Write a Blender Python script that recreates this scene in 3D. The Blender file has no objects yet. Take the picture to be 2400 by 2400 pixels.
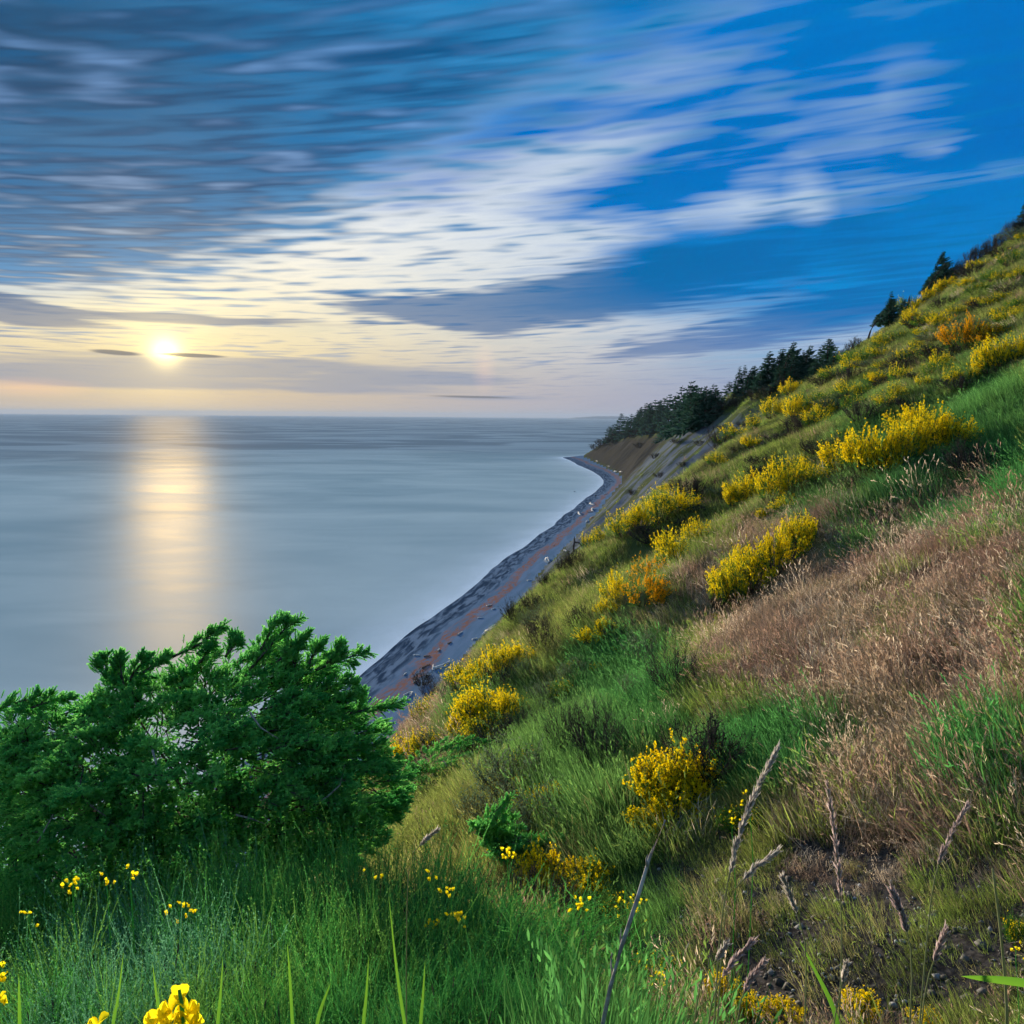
import bpy, math, random
import numpy as np
from mathutils import Vector, Matrix, Euler

R = math.radians
SC = bpy.context.scene
COL = SC.collection
rng = np.random.default_rng(7)
random.seed(7)

# ------------------------------------------------------------------ camera
H = 60.0                      # camera height above the sea
PITCH = R(6.8)                # looking slightly down
HALF = math.tan(R(65.0) / 2)  # half width of the square frame at distance 1
ROLL = R(0.45)
cam_d = bpy.data.cameras.new('camera')
cam = bpy.data.objects.new('camera', cam_d); COL.objects.link(cam)
cam.location = (0, 0, H)
cam.rotation_euler = (Matrix.Rotation(math.pi / 2 - PITCH, 3, 'X') @ Matrix.Rotation(ROLL, 3, 'Z')).to_euler()
cam_d.sensor_fit = 'HORIZONTAL'; cam_d.angle = R(65.0)
cam_d.clip_start = 0.05; cam_d.clip_end = 120000
SC.camera = cam
MC = np.array(cam.rotation_euler.to_matrix())

def ray(px, py):
    """World direction through a point of the photograph (pixels of 2400), unit length along the view axis."""
    px = np.asarray(px, float); py = np.asarray(py, float)
    c = np.stack([(px / 2400 - .5) * 2 * HALF, (.5 - py / 2400) * 2 * HALF, -np.ones_like(px)], -1)
    return c @ MC.T

def project(P):
    """World points -> photograph pixels (2400) and depth."""
    q = (np.asarray(P, float) - np.array([0, 0, H])) @ MC
    d = -q[..., 2]
    dd = np.where(d > 1e-3, d, 1e-3)
    return (q[..., 0] / dd / (2 * HALF) + .5) * 2400, (.5 - q[..., 1] / dd / (2 * HALF)) * 2400, d

def azel(px, py):
    d = ray(px, py)
    return math.degrees(math.atan2(d[0], d[1])), math.degrees(math.atan2(d[2], math.hypot(d[0], d[1])))

# ------------------------------------------------------------------ node helper
class G:
    """Thin wrapper so that node graphs can be written as expressions."""
    def __init__(s, tree): s.t = tree
    def node(s, typ, **kw):
        n = s.t.nodes.new(typ)
        for k, v in kw.items(): setattr(n, k, v)
        return n
    def put(s, sock, v):
        if isinstance(v, E): s.t.links.new(v.s, sock)
        elif isinstance(v, bpy.types.NodeSocket): s.t.links.new(v, sock)
        elif isinstance(v, (tuple, list)) and len(v) == 3 and sock.type == 'RGBA': sock.default_value = (*v, 1)
        else: sock.default_value = v
    def math(s, op, a, b=None, c=None, clamp=False):
        n = s.node('ShaderNodeMath', operation=op, use_clamp=clamp)
        for i, v in enumerate((a, b, c)):
            if v is not None: s.put(n.inputs[i], v)
        return E(s, n.outputs[0])
    def mix(s, f, a, b, blend='MIX'):
        n = s.node('ShaderNodeMix', data_type='RGBA', blend_type=blend); n.clamp_factor = True
        s.put(n.inputs[0], f); s.put(n.inputs[6], a); s.put(n.inputs[7], b)
        return E(s, n.outputs[2])
    def ramp(s, v, stops, mode='LINEAR'):
        n = s.node('ShaderNodeValToRGB'); cr = n.color_ramp; cr.interpolation = mode
        while len(cr.elements) < len(stops): cr.elements.new(.5)
        for e, (p, c) in zip(cr.elements, stops):
            e.position = p; e.color = (*c, 1) if len(c) == 3 else c
        s.put(n.inputs[0], v); return E(s, n.outputs[0])
    def step(s, v, a, b, lo=0., hi=1.):
        n = s.node('ShaderNodeMapRange', interpolation_type='SMOOTHSTEP')
        for i, w in enumerate((v, a, b, lo, hi)): s.put(n.inputs[i], w)
        return E(s, n.outputs[0])
    def noise(s, vec, scale=1., detail=4., rough=.5, dist=0., out=0):
        n = s.node('ShaderNodeTexNoise'); s.put(n.inputs['Vector'], vec)
        s.put(n.inputs['Scale'], scale); s.put(n.inputs['Detail'], detail); s.put(n.inputs['Roughness'], rough); s.put(n.inputs['Distortion'], dist)
        return E(s, n.outputs[out])
    def vec(s, x, y, z=0.):
        n = s.node('ShaderNodeCombineXYZ')
        for i, v in enumerate((x, y, z)): s.put(n.inputs[i], v)
        return E(s, n.outputs[0])
    def xyz(s, v):
        n = s.node('ShaderNodeSeparateXYZ'); s.put(n.inputs[0], v)
        return [E(s, o) for o in n.outputs]
    def attr(s, name, typ='GEOMETRY', out=2):
        n = s.node('ShaderNodeAttribute', attribute_name=name, attribute_type=typ)
        return E(s, n.outputs[out])
    def scale(s, c, f):
        n = s.node('ShaderNodeVectorMath', operation='SCALE'); s.put(n.inputs[0], c); s.put(n.inputs[3], f)
        return E(s, n.outputs[0])
    def add(s, a, b):
        n = s.node('ShaderNodeVectorMath', operation='ADD'); s.put(n.inputs[0], a); s.put(n.inputs[1], b)
        return E(s, n.outputs[0])
class E:
    def __init__(s, g, sock): s.g, s.s = g, sock
    def __add__(s, o): return s.g.math('ADD', s, o)
    __radd__ = __add__
    def __sub__(s, o): return s.g.math('SUBTRACT', s, o)
    def __rsub__(s, o): return s.g.math('SUBTRACT', o, s)
    def __mul__(s, o): return s.g.math('MULTIPLY', s, o)
    __rmul__ = __mul__
    def __truediv__(s, o): return s.g.math('DIVIDE', s, o)
    def __rtruediv__(s, o): return s.g.math('DIVIDE', o, s)
    def max(s, o): return s.g.math('MAXIMUM', s, o)
    def min(s, o): return s.g.math('MINIMUM', s, o)
    def pow(s, o): return s.g.math('POWER', s, o)
    def clamp(s): return s.g.math('ADD', s, 0., clamp=True)

def lin(r, g, b):
    f = lambda c: (c / 255 / 12.92) if c <= 10 else ((c / 255 + .055) / 1.055) ** 2.4
    return (f(r), f(g), f(b))
# ------------------------------------------------------------------ sky, sun, exposure
SUN_AZ, SUN_EL = azel(388, 825)          # where the veiled sun stands in the photograph
SUN_DIR = Vector((math.sin(R(SUN_AZ)) * math.cos(R(SUN_EL)), math.cos(R(SUN_AZ)) * math.cos(R(SUN_EL)), math.sin(R(SUN_EL))))

world = bpy.data.worlds.new('World'); SC.world = world; world.use_nodes = True
world.cycles.sampling_method = 'NONE'
wt = world.node_tree; wt.nodes.clear(); g = G(wt)
tc = g.node('ShaderNodeTexCoord')
dx, dy, dz = g.xyz(tc.outputs['Generated'])
D2 = 180 / math.pi
A = g.math('ARCTAN2', dx, dy) * D2                        # azimuth, degrees right of the view axis
EL = (g.math('ARCSINE', dz) * D2).max(0.)                 # elevation, degrees
den = EL * .0175 + .14                                    # clouds lie on a flat ceiling and shrink toward the horizon
cx = dx / den; cy = dy / den + cx * cx * .16 + cx * .24     # streaks fan out and lean a little

def n2(x, y, detail=3., rough=.5, dist=0.):
    n = g.node('ShaderNodeTexNoise', noise_dimensions='2D'); g.put(n.inputs['Vector'], g.vec(x, y))
    n.inputs['Scale'].default_value = 1.; n.inputs['Detail'].default_value = detail; n.inputs['Roughness'].default_value = rough; n.inputs['Distortion'].default_value = dist
    return E(g, n.outputs[0])
def mad(a, k, b=0.): return g.math('MULTIPLY_ADD', a, k, b)

wob = n2(A * .06, EL * .11, 2.) - .5
AE0 = g.vec(A, EL)
AE = g.vec(mad(wob, 7., A), mad(wob, 2.6, EL))            # edges of the banks wander
def bump(px, py, wx, wy, rot=0., k=1., plain=False, acc=None):
    """Soft ellipse of cloud where the photograph shows it; wx, wy in pixels of 2400; added to acc with weight k."""
    a0, e0 = azel(px, py); q = 65 / 2400 * .93 * 1.75
    n = g.node('ShaderNodeMapping', vector_type='TEXTURE'); g.put(n.inputs[0], AE0 if plain else AE)
    n.inputs[1].default_value = (a0, e0, 0); n.inputs[2].default_value = (0, 0, R(rot)); n.inputs[3].default_value = (wx * q, wy * q, 1)
    t = g.node('ShaderNodeTexGradient', gradient_type='SPHERICAL'); g.put(t.inputs[0], n.outputs[0])
    return mad(E(g, t.outputs[1]), k, 0. if acc is None else acc)
def bumps(rows, acc=None):
    for r_ in rows: acc = bump(*r_, acc=acc)
    return acc

ripple = n2(cx * 4.6 + cy * 2.0, cy * 15. - cx * 1.2, 1.5, .45, .0)      # altocumulus ripples
ripple2 = n2(cx * 2.2 + 4., cy * 24. + cx * .6, 2.5, .5)                # finer wind-drawn streaks
broad = n2(cx * 1.1 + 3., cy * 3.4 + 1., 2.5, .5)                        # large patches
fine = n2(A * .055 + 9., EL * .95, 3., .55, .3)                        # low streaks near the horizon

# clear sky: Nishita, graded to the deep blue of the long exposure
nish = g.node('ShaderNodeTexSky', sky_type='NISHITA'); nish.sun_disc = False
nish.sun_elevation = R(max(SUN_EL, 3)); nish.sun_rotation = R(SUN_AZ)
nish.air_density = 1.0; nish.dust_density = .6; nish.ozone_density = 2.5
nis = g.scale(E(g, nish.outputs[0]), .05)
blue = g.ramp(EL / 40., [(0., lin(112, 162, 204)), (.10, lin(66, 164, 214)), (.22, lin(4, 132, 208)), (.40, lin(0, 108, 192)), (.65, lin(0, 114, 198)), (1., lin(0, 108, 184))])
base = g.mix(.04, blue, nis)
far = (g.step(g.math('ABSOLUTE', A), 40., 62.) + g.step(EL, 27., 36.)).min(1.)   # outside the frame the cloud cover is made brighter, as added fill light

# thin bright veil: thick toward the sun, breaking up to the upper right
veil = bumps([(960, 560, 380, 170, 14, 1.15), (420, 650, 700, 150, 0, 1.3), (1300, 400, 300, 70, 28, .6), (2080, 230, 120, 190, -14, .62, True), (1880, 340, 140, 130, -30, .6),
              (1740, 480, 140, 85, -24, .72, True), (1900, 470, 40, 70, 20, .6, True), (1520, 540, 260, 50, 12, .6), (1600, 110, 420, 80, 14, .5), (1000, 90, 520, 130, 0, .4), (1500, 800, 520, 80, 3, 1.0), (300, 790, 900, 110, 0, .9),
              (2270, 320, 60, 18, 0, .6), (1650, 260, 240, 60, 20, .4), (1250, 620, 260, 70, 8, .6), (2100, 790, 200, 40, 4, .5)])
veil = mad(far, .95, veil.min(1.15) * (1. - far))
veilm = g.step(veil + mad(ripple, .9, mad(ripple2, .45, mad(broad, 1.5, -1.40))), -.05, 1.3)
sunang = g.math('ARCCOSINE', (dx * SUN_DIR.x + dy * SUN_DIR.y + dz * SUN_DIR.z).min(.99999)) * D2
warm = g.math('EXPONENT', sunang * -.05)
veilc = g.mix((warm * 1.7).min(1.), lin(170, 194, 220), lin(255, 254, 250))
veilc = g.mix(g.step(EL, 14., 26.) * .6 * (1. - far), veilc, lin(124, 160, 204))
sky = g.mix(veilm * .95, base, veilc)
E2 = EL * EL
hz = g.math('EXPONENT', E2 * -.05)
hz2 = g.math('EXPONENT', E2 * -.0125)
da = A - SUN_AZ
gold = g.math('EXPONENT', da * da * -.0016)
sky = g.mix(hz2 * .86 * mad(g.step(A, 2., 24.), -.85, 1.), sky, g.mix(gold, lin(206, 208, 214), lin(255, 232, 160)))

# dark altocumulus deck, upper left
deck = bumps([(60, 200, 820, 300, 8, 1.3), (700, 120, 520, 150, 18, 1.0), (120, 500, 480, 140, 12, 1.1), (1200, 130, 360, 110, 22, .75), (560, 330, 300, 100, 20, .8)])
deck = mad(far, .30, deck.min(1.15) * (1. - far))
under = g.step(deck, .15, .7)
sky = g.mix(under * .5, sky, g.mix(warm, lin(124, 178, 222), lin(226, 230, 232)))
dm = g.step(deck + mad(ripple, 2.1, mad(ripple2, .55, mad(broad, 1.4, -2.02))), -.12, 1.15)
deckc = g.mix(g.step(mad(ripple2, .4, mad(ripple, .35, broad * .3)), .40, .66), lin(32, 78, 122), lin(80, 140, 190))
deckc = g.mix(bump(0, 60, 600, 300, 0, .85, True), deckc, lin(24, 54, 82))
sky = g.mix(dm * .92, sky, deckc)

# lower dark banks
bank = bumps([(1150, 712, 300, 36, 2, 1.3), (1380, 690, 320, 56, 8, 1.15), (1680, 610, 300, 80, 12, .85), (1200, 750, 200, 20, -3, 1.0), (960, 708, 200, 20, -3, .9), (1780, 765, 270, 38, 9, 1.3), (1620, 815, 190, 12, 5, 1.2), (2080, 640, 300, 120, 10, .7)])
bm = g.step(bank + mad(fine, .9, mad(ripple2, .7, mad(ripple, 1.2, -1.4))), .05, 1.05)
sky = g.mix(bm * .78, sky, g.mix(g.step(A, 0., 20.), lin(36, 98, 152), lin(0, 98, 168)))
bml = g.step(bumps([(40, 748, 190, 16, 0, 1.2), (430, 739, 340, 11, 1, 1.25), (0, 715, 110, 26, 0, .9)]) + mad(fine, 1.0, mad(ripple2, .5, -.75)), .36, .8)
sky = g.mix(bml * .8, sky, lin(56, 98, 144))

# haze along the horizon: mauve and grey, gold round the sun
lowc = g.mix(gold * .75, lin(158, 164, 188), lin(220, 196, 160))
sky = g.mix(hz * .95, sky, lowc)
lowband = g.step(bumps([(420, 872, 560, 30, 0, 1.1, True), (80, 880, 330, 26, 0, .8, True), (1000, 880, 300, 22, 0, .8, True), (640, 850, 200, 16, 4, .8, True), (1250, 935, 600, 14, -1, .6, True)]) + mad(fine, 2.0, -1.0), .28, .9)
sky = g.mix(lowband * .75 * g.step(EL, 6., 3.8), sky, g.mix(gold, lin(134, 152, 182), lin(150, 154, 166)))
streak = g.step(bumps([(455, 833, 75, 5, -1, 1.4, True), (270, 826, 55, 6, -3, 1.3, True), (1100, 930, 150, 4, -1, 1.1, True)]) + mad(fine, .5, -.25), .45, .9)
sky = g.add(sky, g.scale(g.vec(1., .42, .12), bump(60, 907, 100, 16, 0, .22, True)))

# the sun behind thin cloud
glow = (g.math('EXPONENT', sunang * sunang * -1.5) * 3.0 + g.math('EXPONENT', sunang * -.55) * .55) * mad(lowband * g.step(EL, 4., 3.2), -.55, 1.)
sky = g.add(sky, g.scale(g.vec(1., .78, .34), glow))
sky = g.add(sky, g.scale(g.vec(1., .76, .30), g.math('EXPONENT', sunang * -.15) * .20))
sky = g.add(sky, g.scale(g.vec(.13, .06, .03), bump(1135, 865, 22, 45, 0, 1., True)))   # faint sun dog
sky = g.mix(streak * .8 * g.step(EL, 7., 4.5), sky, lin(118, 116, 118))
hs = g.node('ShaderNodeHueSaturation'); hs.inputs['Saturation'].default_value = 1.15; g.put(hs.inputs['Color'], sky)
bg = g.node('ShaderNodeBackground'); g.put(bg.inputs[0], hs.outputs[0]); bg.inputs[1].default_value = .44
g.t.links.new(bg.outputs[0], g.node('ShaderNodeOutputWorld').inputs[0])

sun_d = bpy.data.lights.new('sun', 'SUN'); sun_d.energy = 5.0; sun_d.angle = R(4); sun_d.color = (1., .87, .66)
sun = bpy.data.objects.new('sun', sun_d); COL.objects.link(sun)
sun.rotation_euler = (-SUN_DIR).to_track_quat('-Z', 'Y').to_euler()
sun.location = (0, 0, 200)

vs = SC.view_settings
vs.view_transform = 'Standard'; vs.look = 'None'; vs.gamma = 1.; vs.use_curve_mapping = False
vs.exposure = 1.25
SC.cycles.use_denoising = True
SC.cycles.use_adaptive_sampling = True; SC.cycles.adaptive_threshold = .08; SC.cycles.adaptive_min_samples = 16
SC.cycles.time_limit = 900
SC.cycles.max_bounces = 6; SC.cycles.diffuse_bounces = 4; SC.cycles.glossy_bounces = 2; SC.cycles.transmission_bounces = 5; SC.cycles.transparent_max_bounces = 6
SC.cycles.sample_clamp_indirect = 4
# ------------------------------------------------------------------ mesh helpers
def new_mesh(name, V, F=None, quads=None, attrs=None, smooth=False):
    """Mesh from arrays: V (n,3), F triangles and/or quads (m,4). attrs: {name: (n,) or (n,3)} on points."""
    me = bpy.data.meshes.new(name)
    V = np.asarray(V, np.float32); loops = []; totals = []
    for f in (F, quads):
        if f is not None and len(f):
            f = np.asarray(f, np.int32); loops.append(f.ravel()); totals.append(np.full(len(f), f.shape[1], np.int32))
    loops = np.concatenate(loops); totals = np.concatenate(totals)
    me.vertices.add(len(V)); me.vertices.foreach_set('co', V.ravel())
    me.loops.add(len(loops)); me.loops.foreach_set('vertex_index', loops)
    me.polygons.add(len(totals))
    starts = np.zeros(len(totals), np.int32); starts[1:] = np.cumsum(totals)[:-1]
    me.polygons.foreach_set('loop_start', starts); me.polygons.foreach_set('loop_total', totals)
    if smooth: me.polygons.foreach_set('use_smooth', np.ones(len(totals), bool))
    for k, a in (attrs or {}).items():
        a = np.asarray(a, np.float32)
        if a.ndim == 1:
            at = me.attributes.new(k, 'FLOAT', 'POINT'); at.data.foreach_set('value', a)
        else:
            at = me.attributes.new(k, 'FLOAT_VECTOR', 'POINT'); at.data.foreach_set('vector', a.ravel())
    me.update(calc_edges=True)
    return me

def obj(name, me, mat=None, parent=None, loc=None):
    o = bpy.data.objects.new(name, me); COL.objects.link(o)
    if mat is not None and me is not None and not me.materials: me.materials.append(mat)
    if parent is not None: o.parent = parent
    if loc is not None: o.location = loc
    return o

def tag(o, label=None, cat=None, group=None, kind=None):
    for k, v in (('label', label), ('category', cat), ('group', group), ('kind', kind)):
        if v: o[k] = v
    return o

def material(name):
    m = bpy.data.materials.new(name); m.use_nodes = True; m.node_tree.nodes.clear()
    gg = G(m.node_tree); out = gg.node('ShaderNodeOutputMaterial')
    return m, gg, out

def principled(gg, out, color, rough=.8, spec=.3, normal=None, **kw):
    b = gg.node('ShaderNodeBsdfPrincipled')
    gg.put(b.inputs['Base Color'], color); gg.put(b.inputs['Roughness'], rough); gg.put(b.inputs['Specular IOR Level'], spec)
    if normal is not None: gg.put(b.inputs['Normal'], normal)
    for k, v in kw.items(): gg.put(b.inputs[k.replace('_', ' ')], v)
    gg.t.links.new(b.outputs[0], out.inputs[0])
    return b

def bump_node(gg, h, strength=.5, dist=.1):
    n = gg.node('ShaderNodeBump'); gg.put(n.inputs['Strength'], strength); gg.put(n.inputs['Distance'], dist); gg.put(n.inputs['Height'], h)
    return E(gg, n.outputs[0])

# ------------------------------------------------------------------ value noise in numpy
_perm = np.random.default_rng(3).random((256, 256))
def vnoise(x, y):
    xi = np.floor(x).astype(int); yi = np.floor(y).astype(int); fx = x - xi; fy = y - yi
    fx = fx * fx * (3 - 2 * fx); fy = fy * fy * (3 - 2 * fy)
    p = lambda a, b: _perm[a & 255, b & 255]
    return (p(xi, yi) * (1 - fx) + p(xi + 1, yi) * fx) * (1 - fy) + (p(xi, yi + 1) * (1 - fx) + p(xi + 1, yi + 1) * fx) * fy
def fbm(x, y, n=4, gain=.5):
    v = 0; a = 1; tot = 0
    for i in range(n):
        v = v + a * (vnoise(x * 2 ** i + 17.3 * i, y * 2 ** i + 5.1 * i) - .5); tot += a; a *= gain
    return v / tot * 2
def sst(x, a, b):
    t = np.clip((x - a) / (b - a), 0, 1); return t * t * (3 - 2 * t)
def smin(a, b, k):
    h = np.clip(.5 + .5 * (b - a) / k, 0, 1); return b * (1 - h) + a * h - k * h * (1 - h)
def smax(a, b, k): return -smin(-a, -b, k)

# ------------------------------------------------------------------ the lie of the land
# s: metres inland across the coast, t: metres along it; the camera stands on a bank at s = t = 0
TH = R(12.0); CT, ST = math.cos(TH), math.sin(TH)
def st(x, y): return CT * x - ST * y, ST * x + CT * y
def xy(s, t): return CT * s + ST * t, -ST * s + CT * t

def s_water(t):
    base = np.interp(t, [-400, 0, 150, 300, 450, 600, 700, 760, 830, 900, 1000, 1100, 1180, 1230, 1300, 1500, 2500],
                     [-78, -74, -72, -72, -70, -69, -69, -72, -84, -102, -128, -152, -176, -150, -60, 60, 400])
    return base + 2.2 * fbm(t / 40., t * 0 + 3.3, 3) * sst(t, 2000, 1200)
def s_toe(t):
    base = np.interp(t, [-400, 0, 150, 300, 450, 600, 700, 760, 850, 950, 1050, 1130, 1190, 1250, 1320, 1500, 2500],
                     [-52, -50, -50, -50, -50, -51, -52, -56, -70, -92, -116, -134, -146, -118, -40, 80, 420])
    return base + 1.6 * fbm(t / 25., t * 0 + 8.1, 2)
def z_rim(t):
    return np.interp(t, [100, 180, 250, 330, 450, 600, 800, 950, 1080, 1140, 1190, 1240, 1500],
                     [66, 66, 64.5, 63, 57, 53, 49, 44, 34, 24, 10, 5, 30])

def height(x, y, detail=True):
    x = np.asarray(x, float); y = np.asarray(y, float)
    s, t = st(x, y)
    r = np.hypot(x, y)
    # vegetated hillside
    hill = H - 6.5 + .5 * s + .27 * np.maximum(s - 12, 0) * sst(t, 45, 135) - .0016 * np.maximum(s - 62, 0) ** 2
    und = fbm(x / 19. + 3, y / 19. + 9, 3)
    hill = hill + und * (1.15 + .35 * sst(t, 100, 60)) * sst(r, 8, 40) + fbm(x / 6.5 + 31, y / 6.5, 2) * .45 * sst(r, 9, 25)
    # shallow gullies running down the hill
    for tg, w, dep in ((26, 4.5, 1.1), (52, 6, 2.6), (84, 8, 2.8), (112, 9, 1.7)):
        tt = t - tg - 1.5 * np.sin(s / 7. + tg) - .35 * s
        hill = hill - dep * np.exp(-(tt / w) ** 2) * sst(s, 30, 4)
    # break of slope at the seaward edge of the hill
    sb = np.interp(t, [-60, 20, 80, 120, 155, 175], [-12, -9.5, -8.5, 4, 21, 24])
    plat = z_rim(t) + .12 * np.clip(s - s_toe(t) - 60, -30, 60) + fbm(x / 60., y / 60., 2) * 2
    upper = hill + (plat - hill) * sst(t, 150, 200)
    toe = s_toe(t)
    fs = np.interp(t, [-100, 100, 160, 300, 500, 900, 1200], [1.17, 1.17, .95, .98, 1.1, 1.15, 1.0])
    # ribs and runnels on the bare bluff, drawn out down the slope
    wt = t + 5. * fbm(s / 22. + 3, t / 40., 2)
    rib = fbm(wt / 9. + .02 * s, s / 40., 4, .65) * 3.4 + fbm(wt / 34., s / 70. + 4, 2) * 6.
    face = 1.5 + fs * (s - toe) + rib * sst(s - toe, 0, 22) * sst(t, 90, 170)
    face_near = H - 11.5 + .5 * (sb + 10) + fs * (s - sb) * 1.0
    face = np.where(t < 175, face + (face_near - face) * sst(t, 175, 120), face)
    land = smin(upper, face, 5.0 - 3.2 * sst(t, 120, 190))
    # pebble beach
    sw = s_water(t)
    bw = np.maximum(toe - sw, 5)
    beach = np.minimum((s - sw) / bw * 3.0, 4.0)
    beach = np.where(s < sw, (s - sw) * .12, beach)
    z = smax(land, beach, 1.2)
    z = np.where(s < sw - 8, (s - sw) * .12, z)
    # the bank the photographer stands on, falling steeply in front
    lip = 1.05 + .35 * np.sin(x * .9 + 1)
    bank = H - 1.72 - (.62 + .63 * sst(x, .3, 1.7)) * np.maximum(y - lip, 0) - .25 * np.maximum(-x - 2.0, 0) - .45 * np.maximum(x - 1.4, 0) - .10 * np.maximum(-y, 0)
    z = smax(z, bank, .8)
    if detail:
        z = z + fbm(x / 2.2, y / 2.2, 3) * .16 * sst(r, 1.5, 4) * sst(s, toe + 4, toe + 14) + fbm(x / .55 + 7, y / .55, 2) * .05 * sst(r, 60, 20) * sst(r, 1, 3)
    return z

def ground_at(px, py, kmin=1.5, kmax=2500.):
    """Where the sight line through a point of the photograph meets the land: (n,3) world points (nan if it misses)."""
    px = np.atleast_1d(np.asarray(px, float)); py = np.atleast_1d(np.asarray(py, float))
    d = ray(px, py); ks = np.geomspace(kmin, kmax, 320)
    P = d[:, None, :] * ks[None, :, None]
    below = P[..., 2] + H < height(P[..., 0], P[..., 1], False)
    hit = below.argmax(1); ok = below.any(1) & (hit > 0)
    lo = ks[np.maximum(hit - 1, 0)]; hi = ks[hit]
    for _ in range(2):                                   # refine between the last point above ground and the first below
        f = lo[:, None] + (hi - lo)[:, None] * np.linspace(0, 1, 25)[None]
        P = d[:, None, :] * f[..., None]
        j = np.maximum((P[..., 2] + H < height(P[..., 0], P[..., 1], False)).argmax(1), 1)
        i_ = np.arange(len(f)); lo, hi = f[i_, j - 1], f[i_, j]
    Q = d * ((lo + hi) / 2)[:, None]; Q[:, 2] = height(Q[:, 0], Q[:, 1])
    Q[~ok] = np.nan
    return Q

# ------------------------------------------------------------------ terrain mesh: finer toward the camera
def polar_grid(radii, ang):
    RR, AA = np.meshgrid(radii, ang, indexing='ij')
    X = RR * np.sin(AA); Y = RR * np.cos(AA)
    n, m = RR.shape
    i, j = np.meshgrid(np.arange(n - 1), np.arange(m - 1), indexing='ij')
    a = i * m + j
    return X, Y, np.stack([a, a + 1, a + m + 1, a + m], -1).reshape(-1, 4)

ang = np.concatenate([np.linspace(-180, -45, 40)[:-1], np.linspace(-45, 45, 400), np.linspace(45, 180, 50)[1:]]) * math.pi / 180
rad = np.concatenate([np.geomspace(.25, 8, 60)[:-1], np.geomspace(8, 60, 150)[:-1], np.geomspace(60, 420, 190)[:-1], np.geomspace(420, 1500, 130)[:-1], np.geomspace(1500, 6000, 12)])
X, Y, Q = polar_grid(rad, ang)
Z = height(X, Y)
S_, T_ = st(X, Y)
keep = (Z > -1.2)
Zc = np.maximum(Z, -3)
V = np.stack([X, Y, Zc], -1).reshape(-1, 3)
kf = keep.ravel()[Q].any(1); Qall = Q[kf]
inl = (S_ - s_toe(T_)).ravel()          # metres inland of the foot of the bluff
onb = (inl[Qall].max(1) < 1.5)
def part_of(Q):
    used = np.zeros(len(V), bool); used[Q] = True; return used, (np.cumsum(used) - 1)[Q]

# ground cover by kind, read where the photograph shows it and carried by the land itself
def in_poly(px, py, poly):
    inside = np.zeros(px.shape, bool); n = len(poly)
    for i in range(n):
        x0, y0 = poly[i]; x1, y1 = poly[(i + 1) % n]
        c = ((y0 > py) != (y1 > py)) & (px < (x1 - x0) * (py - y0) / (y1 - y0 + 1e-9) + x0)
        inside ^= c
    return inside
def soft_blobs(px, py, blobs):
    """max of soft ellipses (cx, cy, rx, ry, weight)."""
    v = np.zeros(np.shape(px))
    for cx_, cy_, rx, ry, w in blobs:
        v = np.maximum(v, w * sst(np.hypot((px - cx_) / rx, (py - cy_) / ry), 1.35, .6))
    return v
DIRT = [(2000, 2130, 560, 170, 1), (1900, 2290, 560, 150, 1), (2300, 2250, 300, 170, 1), (1740, 1990, 120, 90, .6), (2080, 2020, 260, 90, .8)]
DRY = [(2100, 1500, 420, 320, 1), (2330, 1330, 200, 250, 1), (1900, 1420, 330, 170, 1), (1760, 1620, 200, 130, .6), (2150, 1830, 300, 200, 1), (1560, 1730, 110, 110, .8), (2380, 1700, 150, 300, .9), (1720, 2050, 190, 210, .6),
       (1990, 2020, 200, 130, .8), (1000, 1700, 90, 130, .8), (1100, 1590, 90, 60, .7), (2280, 2000, 200, 120, .6), (1820, 1290, 120, 60, .55), (1690, 1400, 90, 80, .4)]
LUSH = [(1830, 1780, 230, 110, 1), (2250, 1150, 260, 110, 1), (2330, 960, 150, 130, .8), (1460, 1580, 150, 110, .9), (1350, 1820, 140, 240, .7), (2360, 1830, 90, 110, 1), (1480, 2180, 180, 300, .6), (1480, 1680, 120, 110, .8), (1200, 1700, 150, 160, .6),
        (2090, 1010, 160, 90, .7), (1950, 1240, 150, 70, .6)]
def cover(P):
    """Weights (dry, lush, dirt, bare) of the ground at world points P (n,3)."""
    s, t = st(P[:, 0], P[:, 1])
    px, py, d = project(P)
    n1 = fbm(P[:, 0] / 3.1, P[:, 1] / 3.1, 3); n2 = fbm(P[:, 0] / 9. + 5, P[:, 1] / 9., 3)
    inv = (d > 1)
    jit = 70 * n1; jit2 = 70 * n2
    dry = soft_blobs(px + jit, py + jit2, DRY) * inv
    lush = soft_blobs(px + jit, py + jit2, LUSH) * inv
    dirt = soft_blobs(px + jit * .7, py + jit2 * .7, DIRT) * inv
    out = (~inv) | (px < -50) | (px > 2450) | (py > 2450)
    dry = np.where(out, np.clip(.45 + n2, 0, 1), dry); lush = np.where(out, np.clip(.3 - n2, 0, 1), lush); dirt = np.where(out, 0, dirt)
    toe = s_toe(t)
    onface = sst(t, 110, 165) * sst(P[:, 2] + 3 * n1, z_rim(t) - 2, z_rim(t) - 10) * sst(s - toe, -3, 2)
    nearface = sst(s, -13 + 6 * n2, -19 + 6 * n2) * sst(t, 175, 120)
    bare = np.clip(onface + nearface * .75 * (n1 > -.2), 0, 1)
    return dry, lush, dirt, bare
used, Qh = part_of(Qall[~onb])
wd = cover(V[used])
terrain_me = new_mesh('hillside', V[used], quads=Qh, smooth=True,
                      attrs={'dry': wd[0], 'lush': wd[1], 'dirt': wd[2], 'bare': wd[3], 'along': T_.ravel()[used], 'up': S_.ravel()[used]})
m, gg, out = material('hillside_soil')
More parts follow.
